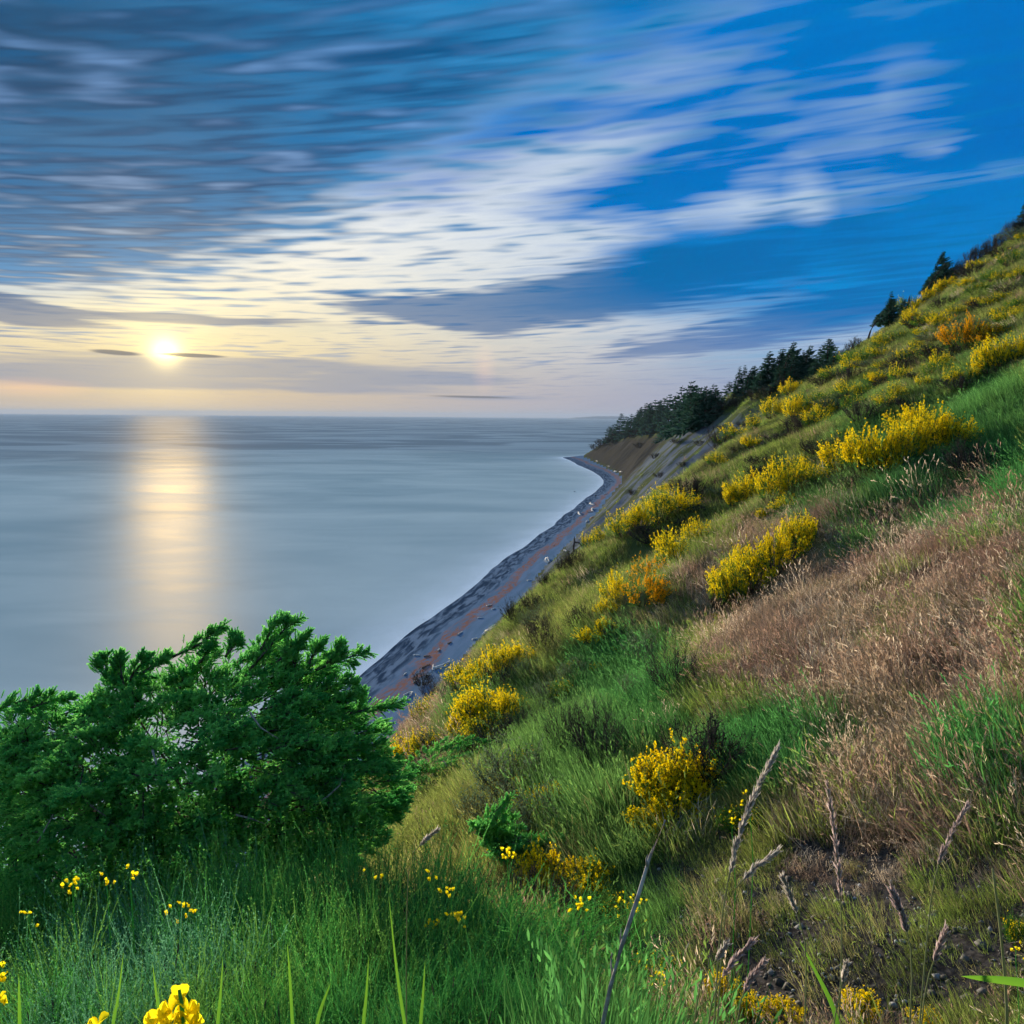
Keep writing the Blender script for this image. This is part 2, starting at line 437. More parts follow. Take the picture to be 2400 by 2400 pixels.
geo = gg.node('ShaderNodeNewGeometry'); pos = E(gg, geo.outputs['Position'])
al, up = gg.attr('along'), gg.attr('up')
n_f = gg.noise(pos, 1.6, 5, .6)
grassy = gg.mix(n_f, (.040, .060, .018), (.11, .13, .045))
dryc = gg.mix(n_f, (.10, .07, .038), (.20, .14, .075))
lushc = gg.mix(n_f, (.018, .06, .014), (.05, .125, .03))
c = gg.mix(gg.attr('dry'), grassy, dryc)
c = gg.mix(gg.attr('lush'), c, lushc)
dirtc = gg.mix(gg.step(gg.noise(pos, 14., 3, .6), .35, .7), (.024, .021, .020), (.066, .058, .054))
c = gg.mix(gg.step(gg.attr('dirt') + (n_f - .5) * .9, .35, .75), c, dirtc)
# bare bluff: grey silt with ochre streaks and thin tufts, drawn out down the slope
wv = (gg.noise(pos, .06, 3, .6) - .5) * 9.
sk = gg.noise(gg.vec((al + wv) * .16 + up * .03, up * .03, 0.), 1., 4, .65); sk2 = gg.noise(gg.vec((al + wv) * .45, up * .06, 3.), 1., 5, .65)
tuft = gg.noise(gg.vec(al * .30, up * .10, 7.), 1., 5, .62)
silt = gg.mix(sk2, (.038, .048, .066), (.135, .158, .20))
silt = gg.mix(gg.step(sk, .52, .64), silt, gg.mix(sk2, (.055, .046, .032), (.135, .112, .07)))
silt = gg.mix(gg.step(tuft * .8 + (sk - .5) * .8 + n_f * .3, .53, .62), silt, gg.mix(n_f, (.030, .042, .022), (.085, .095, .045)))
silt = gg.mix(gg.step(al, 420., 700.) * .9, silt, gg.mix(gg.step(sk2 * .6 + tuft * .4, .38, .6), (.020, .019, .017), (.052, .044, .034)))
c = gg.mix(gg.attr('bare'), c, silt)
dif = gg.node('ShaderNodeBsdfDiffuse'); gg.put(dif.inputs[0], c); gg.put(dif.inputs['Normal'], bump_node(gg, n_f, .55, .12)); gg.t.links.new(dif.outputs[0], out.inputs[0])
terrain = tag(obj('hillside', terrain_me, m), kind='structure')
terrain['label'] = 'steep coastal bluff of grass, soil and grey scree above a shingle beach'

used, Qb = part_of(Qall[onb])
beach_me = new_mesh('beach', V[used], quads=Qb, smooth=True, attrs={'along': T_.ravel()[used], 'shore': (S_ - s_water(T_)).ravel()[used]})
m, gg, out = material('beach_shingle')
geo = gg.node('ShaderNodeNewGeometry'); pos = E(gg, geo.outputs['Position'])
# dark shingle, wet and slick below, a wandering band of orange wrack and wood crumbs
sh, al = gg.attr('shore'), gg.attr('along')
bn = gg.noise(gg.vec(al * .05, sh * .35, 2.), 1., 4, .55); bn2 = gg.noise(gg.vec(al * .30, sh * .9, 4.), 1., 5, .6)
cusp = gg.noise(gg.vec(al * .11 + sh * .10, sh * .55, 6.), 1., 4, .55, .5)
peb = gg.noise(pos, 3.2, 4, .7)
shing = gg.mix(peb, (.052, .098, .165), (.13, .205, .31))
shing = gg.mix(gg.step(bn, .42, .62) * .5, shing, (.14, .20, .31))
wetb = gg.step(sh + (bn - .5) * 6., 12., 7.)
wcol = gg.mix(gg.step(cusp, .40, .62), (.022, .042, .078), (.12, .17, .25))
shing = gg.mix(wetb, shing, wcol)
wr = gg.step(sh + (bn - .5) * 11., 10.5, 12.5) * gg.step(sh + (bn - .5) * 11., 17., 14.5)
shing = gg.mix(wr * gg.step(bn2 * .6 + peb * .5, .47, .60) * .9, shing, gg.mix(peb, (.17, .060, .030), (.32, .14, .075)))
dif = gg.node('ShaderNodeBsdfDiffuse'); gg.put(dif.inputs[0], shing); gg.put(dif.inputs['Normal'], bump_node(gg, peb, .3, .1)); gg.t.links.new(dif.outputs[0], out.inputs[0])
tag(obj('beach', beach_me, m), kind='structure')

# ------------------------------------------------------------------ sea
ang2 = np.concatenate([np.linspace(-180, -50, 30)[:-1], np.linspace(-50, 40, 160), np.linspace(40, 180, 34)[1:]]) * math.pi / 180
rad2 = np.concatenate([np.geomspace(60, 1500, 170)[:-1], np.geomspace(1500, 32000, 60)])
X, Y, Q = polar_grid(rad2, ang2)
S2, T2 = st(X, Y)
off = (s_water(T2) - S2)            # metres out from the water's edge
V = np.stack([X, Y, np.zeros_like(X)], -1).reshape(-1, 3)
kf = (off.ravel()[Q] > -14).any(1); Q = Q[kf]
used = np.zeros(len(V), bool); used[Q] = True; remap = np.cumsum(used) - 1
sea_me = new_mesh('sea', V[used], quads=remap[Q], smooth=True, attrs={'off': np.clip(off.ravel()[used], -20, 4000), 'along': T2.ravel()[used]})
m, gg, out = material('sea_water')
geo = gg.node('ShaderNodeNewGeometry'); pos = E(gg, geo.outputs['Position'])
X_, Y_, Z_ = gg.xyz(pos)
off_ = gg.attr('off')
rr = gg.math('SQRT', X_ * X_ + Y_ * Y_)
lg = gg.math('LOGARITHM', rr, 2.718)
azw = gg.math('ARCTAN2', X_, Y_)
# slicks and rippled lanes: softened sky reflection put into the diffuse colour
lane = gg.noise(gg.vec(X_ * .0030, Y_ * .0046, 0.), 1., 3, .5, .8)
lane2 = gg.noise(gg.vec(X_ * .010, Y_ * .022, 5.), 1., 4, .55, .6)
lane3 = gg.noise(gg.vec(X_ * .00025, Y_ * .0011, 9.), 1., 3, .5, .2)
rip = gg.step(rr + (lane3 - .5) * 1400., 900., 1500.)     # wind ruffled beyond the sheltered bay
body = gg.mix(gg.step(lane2 * .45 + lane * .55, .30, .70), (.31, .41, .43), (.52, .60, .585))
body = gg.mix(rip * .85, body, gg.mix(gg.step(lane, .42, .6), (.16, .21, .25), (.30, .37, .41)))  # weaker reflection off ruffled water put in as darker colour
foam = gg.math('EXPONENT', off_.max(0.) * -.11) * .85 + gg.math('EXPONENT', off_.max(0.) * -.03) * .25
fn = gg.noise(gg.vec(gg.attr('along') * .05, off_ * .12, 0.), 1., 4, .6)
body = gg.mix((foam * (fn * .9 + .45)).clamp(), body, (.80, .85, .90))
nrm = bump_node(gg, lane2 * 1. + gg.noise(gg.vec(X_ * .05, Y_ * .12, 1.), 1., 3, .5) * .25, .07, .8)
dif = gg.node('ShaderNodeBsdfDiffuse'); gg.put(dif.inputs[0], body)
glo = gg.node('ShaderNodeBsdfGlossy'); glo.inputs[0].default_value = (1, .74, .30, 1); gg.put(glo.inputs['Roughness'], gg.step(lane2, .3, .7) * .05 + .43 + rip * .10); gg.put(glo.inputs['Normal'], nrm)  # gloss tinted gold to colour the sun's reflection
lw = gg.node('ShaderNodeLayerWeight'); lw.inputs[0].default_value = .5
fac = E(gg, lw.outputs['Facing']).pow(2.) * .0095 + .0075     # mirror share held very low to dim the sun column
mx = gg.node('ShaderNodeMixShader'); gg.put(mx.inputs[0], fac)
gg.t.links.new(dif.outputs[0], mx.inputs[1]); gg.t.links.new(glo.outputs[0], mx.inputs[2]); gg.t.links.new(mx.outputs[0], out.inputs[0])
sea = tag(obj('sea', sea_me, m), kind='structure')
sea['label'] = 'calm silvery sea under a low sun'
# ------------------------------------------------------------------ plant building blocks
def unit(v): return v / np.maximum(np.linalg.norm(v, axis=-1, keepdims=True), 1e-9)

def ribbons(C, w, side, tip=True):
    """Flat strips along centre lines C (n,k,3); w (k,) or (n,k) half widths; side (n,3) or (n,k,3). Last point closes to a tip."""
    n, k = C.shape[:2]
    w = np.broadcast_to(w, (n, k))
    if side.ndim == 2: side = np.repeat(side[:, None, :], k, 1)
    kk = k - 1 if tip else k
    L = C[:, :kk] - side[:, :kk] * w[:, :kk, None]; Rr = C[:, :kk] + side[:, :kk] * w[:, :kk, None]
    if tip:
        V = np.concatenate([L, Rr, C[:, -1:]], 1); per = 2 * kk + 1
    else:
        V = np.concatenate([L, Rr], 1); per = 2 * kk
    q = np.array([[i, kk + i, kk + i + 1, i + 1] for i in range(kk - 1)], np.int32).reshape(-1, 4)
    base = (np.arange(n) * per)[:, None, None]
    Qs = (q[None] + base).reshape(-1, 4)
    T = np.concatenate([Qs[:, [0, 1, 2]], Qs[:, [0, 2, 3]]])
    if tip:
        t = np.array([[kk - 1, 2 * kk - 1, 2 * kk]], np.int32)
        T = np.concatenate([T, (t[None] + base).reshape(-1, 3)])
    return V.reshape(-1, 3), T, per

def tubes(C, rad, nseg=5):
    """Closed tapering tubes along centre lines C (n,k,3), rad (k,) or (n,k)."""
    n, k = C.shape[:2]; rad = np.broadcast_to(rad, (n, k))
    d = np.gradient(C, axis=1); d = unit(d)
    ref = np.where(np.abs(d[..., 2:3]) > .9, np.array([1., 0, 0]), np.array([0, 0, 1.]))
    u = unit(np.cross(d, ref)); v = np.cross(d, u)
    a = np.arange(nseg) * 2 * math.pi / nseg
    V = C[:, :, None, :] + rad[:, :, None, None] * (np.cos(a)[None, None, :, None] * u[:, :, None, :] + np.sin(a)[None, None, :, None] * v[:, :, None, :])
    i, j = np.meshgrid(np.arange(k - 1), np.arange(nseg), indexing='ij')
    q = np.stack([i * nseg + j, i * nseg + (j + 1) % nseg, (i + 1) * nseg + (j + 1) % nseg, (i + 1) * nseg + j], -1).reshape(-1, 4)
    Qs = (q[None] + (np.arange(n) * k * nseg)[:, None, None]).reshape(-1, 4)
    T = np.concatenate([Qs[:, [0, 1, 2]], Qs[:, [0, 2, 3]]])
    cap = np.array([[(k - 1) * nseg, (k - 1) * nseg + b, (k - 1) * nseg + b + 1] for b in range(1, nseg - 1)], np.int32)
    cap0 = np.array([[0, b + 1, b] for b in range(1, nseg - 1)], np.int32)
    T = np.concatenate([T, (cap[None] + (np.arange(n) * k * nseg)[:, None, None]).reshape(-1, 3), (cap0[None] + (np.arange(n) * k * nseg)[:, None, None]).reshape(-1, 3)])
    return V.reshape(-1, 3), T, k * nseg

def join(*parts):
    Vs, Ts, off = [], [], 0
    for p in parts:
        Vs.append(p[0]); Ts.append(np.asarray(p[1]) + off); off += len(p[0])
    return np.concatenate(Vs), np.concatenate(Ts)

def bake(tv, tt, M, P):
    """Copies of a template (tv, tt) under matrices M (n,3,3) at P (n,3)."""
    V = np.einsum('nij,vj->nvi', M, tv) + P[:, None, :]
    T = tt[None] + (np.arange(len(P)) * len(tv))[:, None, None]
    return V.reshape(-1, 3), T.reshape(-1, 3)

def frames(fwd, roll=None, scale=1., r=None):
    """Matrices whose local +Z goes along fwd (n,3), spun by roll."""
    f = unit(fwd); n = len(f)
    ref = np.where(np.abs(f[:, 2:3]) > .95, np.array([1., 0, 0]), np.array([0, 0, 1.]))
    x = unit(np.cross(ref, f)); y = np.cross(f, x)
    if roll is not None:
        c, s_ = np.cos(roll)[:, None], np.sin(roll)[:, None]
        x, y = x * c + y * s_, y * c - x * s_
    M = np.stack([x, y, f], -1)
    return M * np.broadcast_to(np.asarray(scale, float), (n,))[:, None, None]

def rand_dir(n, up=0., r=None):
    r = r or rng
    v = r.normal(size=(n, 3)); v[:, 2] = v[:, 2] + up
    return unit(v)

def spread_attr(vals, per): return np.repeat(np.asarray(vals, np.float32), per, axis=0)

def leaf_material(name, c0, c1, trans=.35, rnd='rnd', tint=False, tint_inst=False, spec=.0):
    """Thin leaf: diffuse plus light shining through; colour varies leaf by leaf."""
    m, gg, out = material(name)
    r_ = gg.attr(rnd)
    c = gg.mix(r_, c0, c1)
    if tint_inst: c = gg.mix(1., c, gg.attr('tint', 'INSTANCER', 1), 'MULTIPLY')
    if tint: c = gg.mix(1., c, gg.attr('tint', 'GEOMETRY', 1), 'MULTIPLY')
    d = gg.node('ShaderNodeBsdfDiffuse'); gg.put(d.inputs[0], c)
    t = gg.node('ShaderNodeBsdfTranslucent'); gg.put(t.inputs[0], c)
    mx = gg.node('ShaderNodeMixShader'); mx.inputs[0].default_value = trans
    gg.t.links.new(d.outputs[0], mx.inputs[1]); gg.t.links.new(t.outputs[0], mx.inputs[2]); gg.t.links.new(mx.outputs[0], out.inputs[0])
    return m

def bark_material(name, c0, c1, scale=20.):
    m, gg, out = material(name)
    tcn = gg.node('ShaderNodeTexCoord'); n_ = gg.noise(tcn.outputs['Object'], scale, 4, .6)
    d = gg.node('ShaderNodeBsdfDiffuse'); gg.put(d.inputs[0], gg.mix(gg.step(n_, .35, .65), c0, c1)); gg.t.links.new(d.outputs[0], out.inputs[0])
    return m

M_WOOD = bark_material('broom_wood', (.045, .035, .024), (.11, .09, .065), 30)
M_GREY = bark_material('weathered_twig', (.16, .14, .13), (.36, .33, .31), 25)
M_DARKTWIG = bark_material('dark_twig', (.035, .028, .028), (.085, .068, .066), 30)
M_BROOM = leaf_material('broom_green', (.030, .095, .016), (.095, .20, .030), .35)
M_YELLOW = leaf_material('broom_flower_yellow', (.78, .53, .003), (.95, .75, .010), .48)
M_ORANGE = leaf_material('broom_flower_orange', (.70, .28, .004), (.90, .46, .008), .45)

# ------------------------------------------------------------------ flowering broom: bush templates about 2 m wide, 1.5 m tall
def twig_lines(n, r, spread=1., hgt=1.5, k=6):
    """Whippy upright stems: centre lines (n,k,3) fanning from the crown base."""
    az = r.uniform(0, 2 * math.pi, n); rad = np.sqrt(r.uniform(0, 1, n))
    base = np.stack([np.cos(az) * rad * .28, np.sin(az) * rad * .28, r.uniform(0, .1, n)], -1)
    lean = rad * .95 * spread + r.normal(0, .10, n)
    Ln = hgt * r.uniform(.72, 1.08, n) * (1 - .22 * rad)
    az2 = az + r.normal(0, .35, n)
    t = np.linspace(0, 1, k)
    th = lean[:, None] * (1.15 - .75 * t[None] ** 1.3)
    seg = Ln[:, None] / (k - 1)
    dirs = np.stack([np.sin(th) * np.cos(az2)[:, None], np.sin(th) * np.sin(az2)[:, None], np.cos(th)], -1)
    C = base[:, None, :] + np.concatenate([np.zeros((n, 1, 3)), np.cumsum(dirs[:, :-1] * seg[..., None], 1)], 1)
    return C

def on_line(C, i, t):
    """Points on lines i (index) at parameter t in 0..1."""
    k = C.shape[1]; f = np.clip(t, 0, .9999) * (k - 1); j = f.astype(int); w = (f - j)[:, None]
    return C[i, j] * (1 - w) + C[i, j + 1] * w, unit(C[i, j + 1] - C[i, j])

# one pea flower: standard petal folded back, two wings and keel
FLOWER_V = np.array([[0, 0, 0], [.55, -.35, .55], [.0, -.15, .95], [-.55, -.35, .55], [.45, .5, .35], [.25, .75, -.1], [-.45, .5, .35], [-.25, .75, -.1], [0, .25, .1]], float)
FLOWER_T = np.array([[0, 1, 2], [0, 2, 3], [0, 4, 5], [0, 5, 8], [0, 7, 6], [0, 8, 7]], np.int32)

def broom_template(seed, nst, ntw, nflo, flo_size, zmin, spread=1., hgt=1.5, lf=1.):
    r = np.random.default_rng(seed)
    S = twig_lines(nst, r, spread, hgt * .82, 6)
    wood = tubes(S, np.linspace(.016, .004, 6), 3)
    # side twigs leave the stems and turn upward
    i = r.integers(0, nst, ntw); t = r.uniform(.35, 1., ntw)
    p, d = on_line(S, i, t)
    out_ = unit(np.stack([p[:, 0], p[:, 1], p[:, 2] * 0 + .02], -1))
    dr = unit(d * .8 + rand_dir(ntw, .1, r) * .7 + out_ * .35)
    L = r.uniform(.22, .5, ntw)[:, None]
    upv = np.array([0, 0, 1.])
    k = 5; TW = np.stack([p + dr * L * q + upv * (L * .28) * q * q for q in np.linspace(0, 1, k)], 1)
    side = unit(np.cross(TW[:, -1] - TW[:, 0], rand_dir(ntw, 0, r)))
    tv, tt, per = ribbons(TW, np.array([.008, .009, .008, .007, .004]), side)
    rn = r.uniform(0, 1, ntw)
    # small leaves along twigs
    nl = ntw * 5; li = r.integers(0, ntw, nl); lp, ld = on_line(TW, li, r.uniform(.1, 1, nl))
    ldir = unit(ld * .7 + rand_dir(nl, .1, r)); lw = unit(np.cross(ldir, rand_dir(nl, 0, r))); ll = r.uniform(.018, .034, nl)[:, None] * lf
    lv = np.stack([lp, lp + ldir * ll * .6 + lw * ll * .32, lp + ldir * ll * 1.4, lp + ldir * ll * .6 - lw * ll * .32], 1).reshape(-1, 3)
    lq = (np.array([[0, 1, 2], [0, 2, 3]])[None] + (np.arange(nl) * 4)[:, None, None]).reshape(-1, 3)
    fol = join((tv, tt), (lv, lq))
    fr = np.concatenate([spread_attr(rn, per), spread_attr(np.clip(rn[li] + r.normal(0, .2, nl), 0, 1), 4)])
    # flowers crowd the outer part of some twigs
    keep = (TW[:, -1, 2] > zmin * hgt)
    lobe = r.uniform(.2, 1, nst)[i]; wgt = keep * lobe ** 1.5 * r.uniform(.15, 1, ntw) ** 1.8; wgt = wgt / wgt.sum()
    fi = r.choice(ntw, nflo, p=wgt); ft = 1 - .78 * r.uniform(0, 1, nflo) ** 1.1
    fp, fd = on_line(TW, fi, ft)
    fdir = unit(fd * .8 + rand_dir(nflo, 0, r)); fp = fp + fdir * .012
    fs = flo_size * r.uniform(.7, 1.25, nflo)
    fv, ftri = bake(FLOWER_V, FLOWER_T, frames(fdir, r.uniform(0, 6.28, nflo), fs), fp)
    return dict(wood=new_mesh('stems', wood[0], wood[1]),
                fol=new_mesh('foliage', fol[0], fol[1], attrs={'rnd': fr}),
                flo=new_mesh('flowers', fv, ftri, attrs={'rnd': spread_attr(r.uniform(0, 1, nflo), len(FLOWER_V))}))

BROOM = {'full': [broom_template(11, 46, 460, 2100, .046, .34), broom_template(12, 42, 440, 1900, .046, .32, 1.15, 1.4), broom_template(13, 50, 470, 2100, .045, .34, .85, 1.6), broom_template(14, 40, 420, 1700, .046, .30, 1.3, 1.35), broom_template(15, 44, 440, 1900, .044, .36, 1.0, 1.55)],
         'mid': [broom_template(21, 48, 480, 900, .044, .42), broom_template(22, 46, 460, 800, .044, .45, 1.1, 1.4)],
         'sparse': [broom_template(31, 50, 520, 230, .040, .5, 1.05, 1.3), broom_template(32, 46, 500, 180, .040, .5, .9, 1.5)],
         'fine': [broom_template(41, 44, 480, 1900, .066, .26, 1.05, 1.35, 1.4), broom_template(42, 44, 480, 1600, .068, .28, 1.15, 1.3, 1.4), broom_template(43, 44, 460, 1700, .064, .26, .95, 1.4, 1.4)],
         'finesparse': [broom_template(51, 48, 560, 150, .058, .45, 1.0, 1.3, 1.9), broom_template(52, 44, 520, 220, .056, .42, 1.15, 1.25, 1.9)]}
for kind_, lst in BROOM.items():
    for b_ in lst:
        b_['wood'].materials.append(M_WOOD); b_['fol'].materials.append(M_BROOM); b_['flo'].materials.append(M_YELLOW)
def orange_copy(me):
    c = me.copy(); c.materials.clear(); c.materials.append(M_ORANGE); return c
for lst in ('full', 'mid'):
    for b_ in BROOM[lst]: b_['flo_o'] = orange_copy(b_['flo'])

ORD = ['first', 'second', 'third', 'fourth', 'fifth', 'sixth', 'seventh', 'eighth', 'ninth', 'tenth', 'eleventh', 'twelfth', 'thirteenth', 'fourteenth', 'fifteenth', 'sixteenth', 'seventeenth', 'eighteenth', 'nineteenth', 'twentieth']

def number_word(n_):
    ones = ['zero', 'one', 'two', 'three', 'four', 'five', 'six', 'seven', 'eight', 'nine', 'ten', 'eleven', 'twelve', 'thirteen', 'fourteen', 'fifteen', 'sixteen', 'seventeen', 'eighteen', 'nineteen']
    return ones[n_] if n_ < 20 else ['twenty', 'thirty', 'forty', 'fifty'][n_ // 10 - 2] + ('-' + ones[n_ % 10] if n_ % 10 else '')

def place(px, py):
    """Foot of a thing seen at a point of the photograph: on the land, or at the skyline just below that point."""
    for dy in range(0, 260, 6):
        P = ground_at(px, py + dy)[0]
        if not np.isnan(P[0]): return P
    raise ValueError((px, py))

def px_size(P, w):
    return w / 2400 * 2 * HALF * project(P)[2]

BUSHES = []
bush_r = np.random.default_rng(99)
def add_broom(px, py, w, h, kind, label, group, orange=False, cat='bush', name='broom_bush'):
    P = place(px, py); d = project(P)[2]
    W = px_size(P, w); Hh = px_size(P, h) * 1.02
    if kind.startswith('fine'): W *= 1.6; Hh *= 1.6
    elif d > 60: W *= 1.1; Hh *= 1.1
    elif px < 1260: W *= 1.3; Hh *= 1.3
    if kind == 'full' and bush_r.random() < .26 and not orange: kind = 'mid'
    BUSHES.append((P[0], P[1], W * .42, Hh))
    b_ = BROOM[kind][int(bush_r.integers(len(BROOM[kind])))]
    root = obj(name, None); root.location = (P[0], P[1], P[2] - .04 * W)
    W *= bush_r.uniform(.85, 1.2); Hh *= bush_r.uniform(.8, 1.2); sx = W / 1.75; sz = max(Hh / 1.45, .35 * sx)
    root.scale = (sx, sx * bush_r.uniform(.85, 1.1), sz)
    root.rotation_euler = Euler((bush_r.uniform(-.18, .18), bush_r.uniform(-.05, .28), bush_r.uniform(0, 6.28)), 'ZYX')
    tag(root, label, cat, group)
    obj('stems', b_['wood'], None, root); obj('foliage', b_['fol'], None, root)
    f = obj('flowers', b_['flo_o'] if orange else b_['flo'], None, root); f['kind'] = 'stuff'
    return root

def broom_clump(rows, origin, f, where, group, label_fmt='{c} broom bush {o} from sea in {w}'):
    """rows: (x, bottom y, width, height, kind[, 'o'])in a crop with its origin and scale; labelled from the seaward end."""
    rows = sorted(rows, key=lambda r_: r_[0]); n = len(rows)
    for i, r_ in enumerate(rows):
        o = len(r_) > 5 and r_[5] == 'o'
        c = {'full': 'yellow', 'mid': 'half yellow', 'sparse': 'mostly green', 'fine': 'yellow', 'finesparse': 'mostly green'}[r_[4]]
        if o: c = 'orange'
        lab = label_fmt.format(c=c, o=ORD[i] if n > 1 else 'only one', w=where)
        add_broom(origin[0] + r_[0] * f, origin[1] + r_[1] * f, r_[2] * f, r_[3] * f, r_[4], lab, group, o)
F4 = 1000 / 1932; O4 = (1400, 700); O2 = (700, 1400); O3 = (1400, 1400); F7 = 500 / 1932; O7 = (1900, 450); F5 = 700 / 1932; O5 = (1250, 780); F3 = 500 / 1932
HG = 'broom bushes flowering on the hillside'
broom_clump([(1110, 800, 170, 190, 'full'), (1200, 812, 180, 260, 'full'), (1290, 785, 180, 250, 'full'), (1380, 765, 180, 265, 'full'), (1470, 715, 190, 240, 'full'), (1545, 690, 160, 200, 'full'), (1635, 662, 140, 165, 'full'),
             (1500, 600, 150, 120, 'full'), (1400, 630, 160, 120, 'full'), (1020, 850, 120, 150, 'mid')], O4, F4, 'the largest yellow thicket below the upper meadow', HG)
broom_clump([(625, 970, 110, 150, 'full'), (690, 955, 130, 190, 'full'), (785, 935, 150, 200, 'full'), (870, 890, 150, 170, 'full'), (925, 850, 90, 130, 'full'), (845, 800, 120, 110, 'full'), (850, 965, 100, 70, 'mid'), (735, 1005, 60, 60, 'full')],
            O4, F4, 'the thicket next seaward of the largest one', HG)
broom_clump([(540, 1405, 120, 190, 'full'), (620, 1405, 130, 240, 'full'), (700, 1345, 150, 250, 'full'), (790, 1265, 160, 250, 'full'), (870, 1185, 150, 190, 'full'), (935, 1130, 120, 165, 'full'), (905, 1060, 130, 110, 'full'), (640, 1270, 120, 150, 'full'), (535, 1455, 44, 36, 'full')],
            O4, F4, 'the bright slanting thicket above the dry grass', HG)
broom_clump([(75, 1395, 110, 210, 'full'), (210, 1395, 190, 170, 'full', 'o'), (240, 1285, 180, 160, 'full', 'o'), (340, 1225, 140, 190, 'full'), (440, 1125, 120, 130, 'full'), (20, 1445, 70, 70, 'full'), (20, 1510, 60, 60, 'mid')],
            O4, F4, 'the orange-flowered thicket at the bluff edge', HG)
broom_clump([(110, 1085, 95, 115, 'mid'), (190, 1065, 120, 150, 'full'), (280, 1025, 150, 170, 'mid'), (360, 975, 120, 140, 'full'), (320, 880, 60, 50, 'full')], O4, F4, 'the row overhanging the bare bluff', HG)
broom_clump([(350, 1415, 85, 135, 'mid'), (425, 1390, 75, 120, 'mid')], O5, F5, 'the outermost pair against the beach', HG)
broom_clump([(790, 550, 75, 85, 'full'), (880, 440, 85, 75, 'full'), (895, 560, 105, 110, 'full'), (990, 590, 110, 130, 'full'), (1030, 545, 80, 95, 'full')], O4, F4, 'the group above the brown gully head', HG)
broom_clump([(690, 675, 80, 60, 'full'), (635, 635, 110, 80, 'mid'), (715, 600, 60, 70, 'mid'), (530, 765, 70, 60, 'mid'), (570, 660, 80, 60, 'sparse')], O4, F4, 'the loose row along the spur edge', HG)
broom_clump([(1150, 345, 95, 85, 'mid'), (1045, 355, 80, 60, 'mid'), (1275, 395, 95, 80, 'full'), (1355, 395, 105, 115, 'full'), (1470, 405, 65, 60, 'full'), (1345, 465, 85, 100, 'mid'), (1155, 515, 100, 100, 'sparse'), (1290, 310, 60, 40, 'mid'), (1240, 430, 80, 50, 'sparse'), (1300, 500, 90, 70, 'mid')],
            O4, F4, 'the band above the largest thicket', HG)
broom_clump([(1600, 405, 95, 110, 'full'), (1685, 385, 95, 95, 'full'), (1765, 355, 115, 145, 'full'), (1835, 325, 130, 170, 'full'), (1905, 285, 115, 130, 'full'), (1545, 335, 75, 110, 'mid'), (1590, 320, 60, 60, 'mid')], O4, F4, 'the long thicket under the orange bushes upslope', HG)
broom_clump([(1650, 245, 125, 130, 'full', 'o'), (1745, 215, 110, 95, 'full', 'o'), (1830, 170, 90, 60, 'mid', 'o')], O4, F4, 'the orange row high on the slope', HG)
broom_clump([(1440, 135, 105, 95, 'full'), (1545, 135, 95, 70, 'full'), (1465, 180, 65, 40, 'full'), (1275, 235, 75, 75, 'mid'), (1445, 235, 75, 70, 'mid'), (1500, 265, 70, 60, 'sparse')], O4, F4, 'the scattered patch beneath the wind-bent trees', HG)
broom_clump([(900, 1125, 110, 70, 'mid'), (980, 1060, 120, 90, 'full'), (1065, 1000, 130, 100, 'full'), (1155, 945, 130, 110, 'full'), (1250, 880, 120, 90, 'full')], O7, F7, 'the skyline row behind the wind-bent trees', HG)
broom_clump([(1480, 720, 130, 80, 'full'), (1570, 680, 130, 80, 'full'), (1400, 870, 140, 90, 'full'), (1520, 890, 90, 50, 'mid'), (1710, 800, 160, 95, 'mid'), (1880, 780, 140, 95, 'mid'), (1500, 1030, 110, 90, 'full'), (1620, 1040, 170, 80, 'mid'), (1760, 985, 160, 80, 'mid'), (1760, 1125, 180, 85, 'mid'), (1900, 1120, 90, 80, 'mid'), (1910, 440, 90, 90, 'mid')],
            O7, F7, 'the topmost patches near the ridge', HG)
broom_clump([(750, 445, 130, 105, 'mid'), (835, 425, 130, 110, 'full'), (920, 395, 130, 130, 'full'), (985, 340, 110, 110, 'full')], O2, F4, 'the upper part of the beachside thicket', HG)
broom_clump([(770, 600, 150, 160, 'full'), (850, 580, 150, 160, 'full'), (865, 655, 150, 100, 'full'), (945, 575, 115, 115, 'full'), (720, 640, 80, 85, 'full'), (1000, 515, 65, 75, 'mid')], O2, F4, 'the lower part of the beachside thicket', HG)
broom_clump([(555, 580, 70, 120, 'mid'), (610, 510, 70, 80, 'mid'), (520, 750, 120, 140, 'full'), (590, 700, 90, 100, 'mid')], O2, F4, 'the straggling group behind the spruce', HG)
broom_clump([(1035, 790, 90, 90, 'sparse'), (1020, 850, 60, 50, 'mid'), (1065, 975, 120, 85, 'full'), (1150, 955, 140, 120, 'full'), (1230, 935, 90, 85, 'full')], O2, F4, 'the small cluster in the gully', HG)
broom_clump([(1640, 935, 190, 180, 'fine'), (1725, 905, 170, 180, 'fine'), (1800, 865, 150, 120, 'fine'), (1600, 1065, 170, 100, 'fine'), (1700, 1000, 150, 110, 'fine'), (1860, 800, 110, 90, 'finesparse')], O2, F4, 'the bright round thicket over the dirt bank', HG)
broom_clump([(930, 1215, 95, 80, 'fine'), (1090, 1340, 150, 140, 'fine'), (1165, 1335, 100, 120, 'fine'), (1300, 1325, 160, 120, 'fine'), (1440, 1445, 120, 95, 'finesparse'), (1290, 1440, 90, 65, 'finesparse'), (700, 1470, 130, 130, 'finesparse')], O2, F4, 'the patch beside the dirt bank', HG)
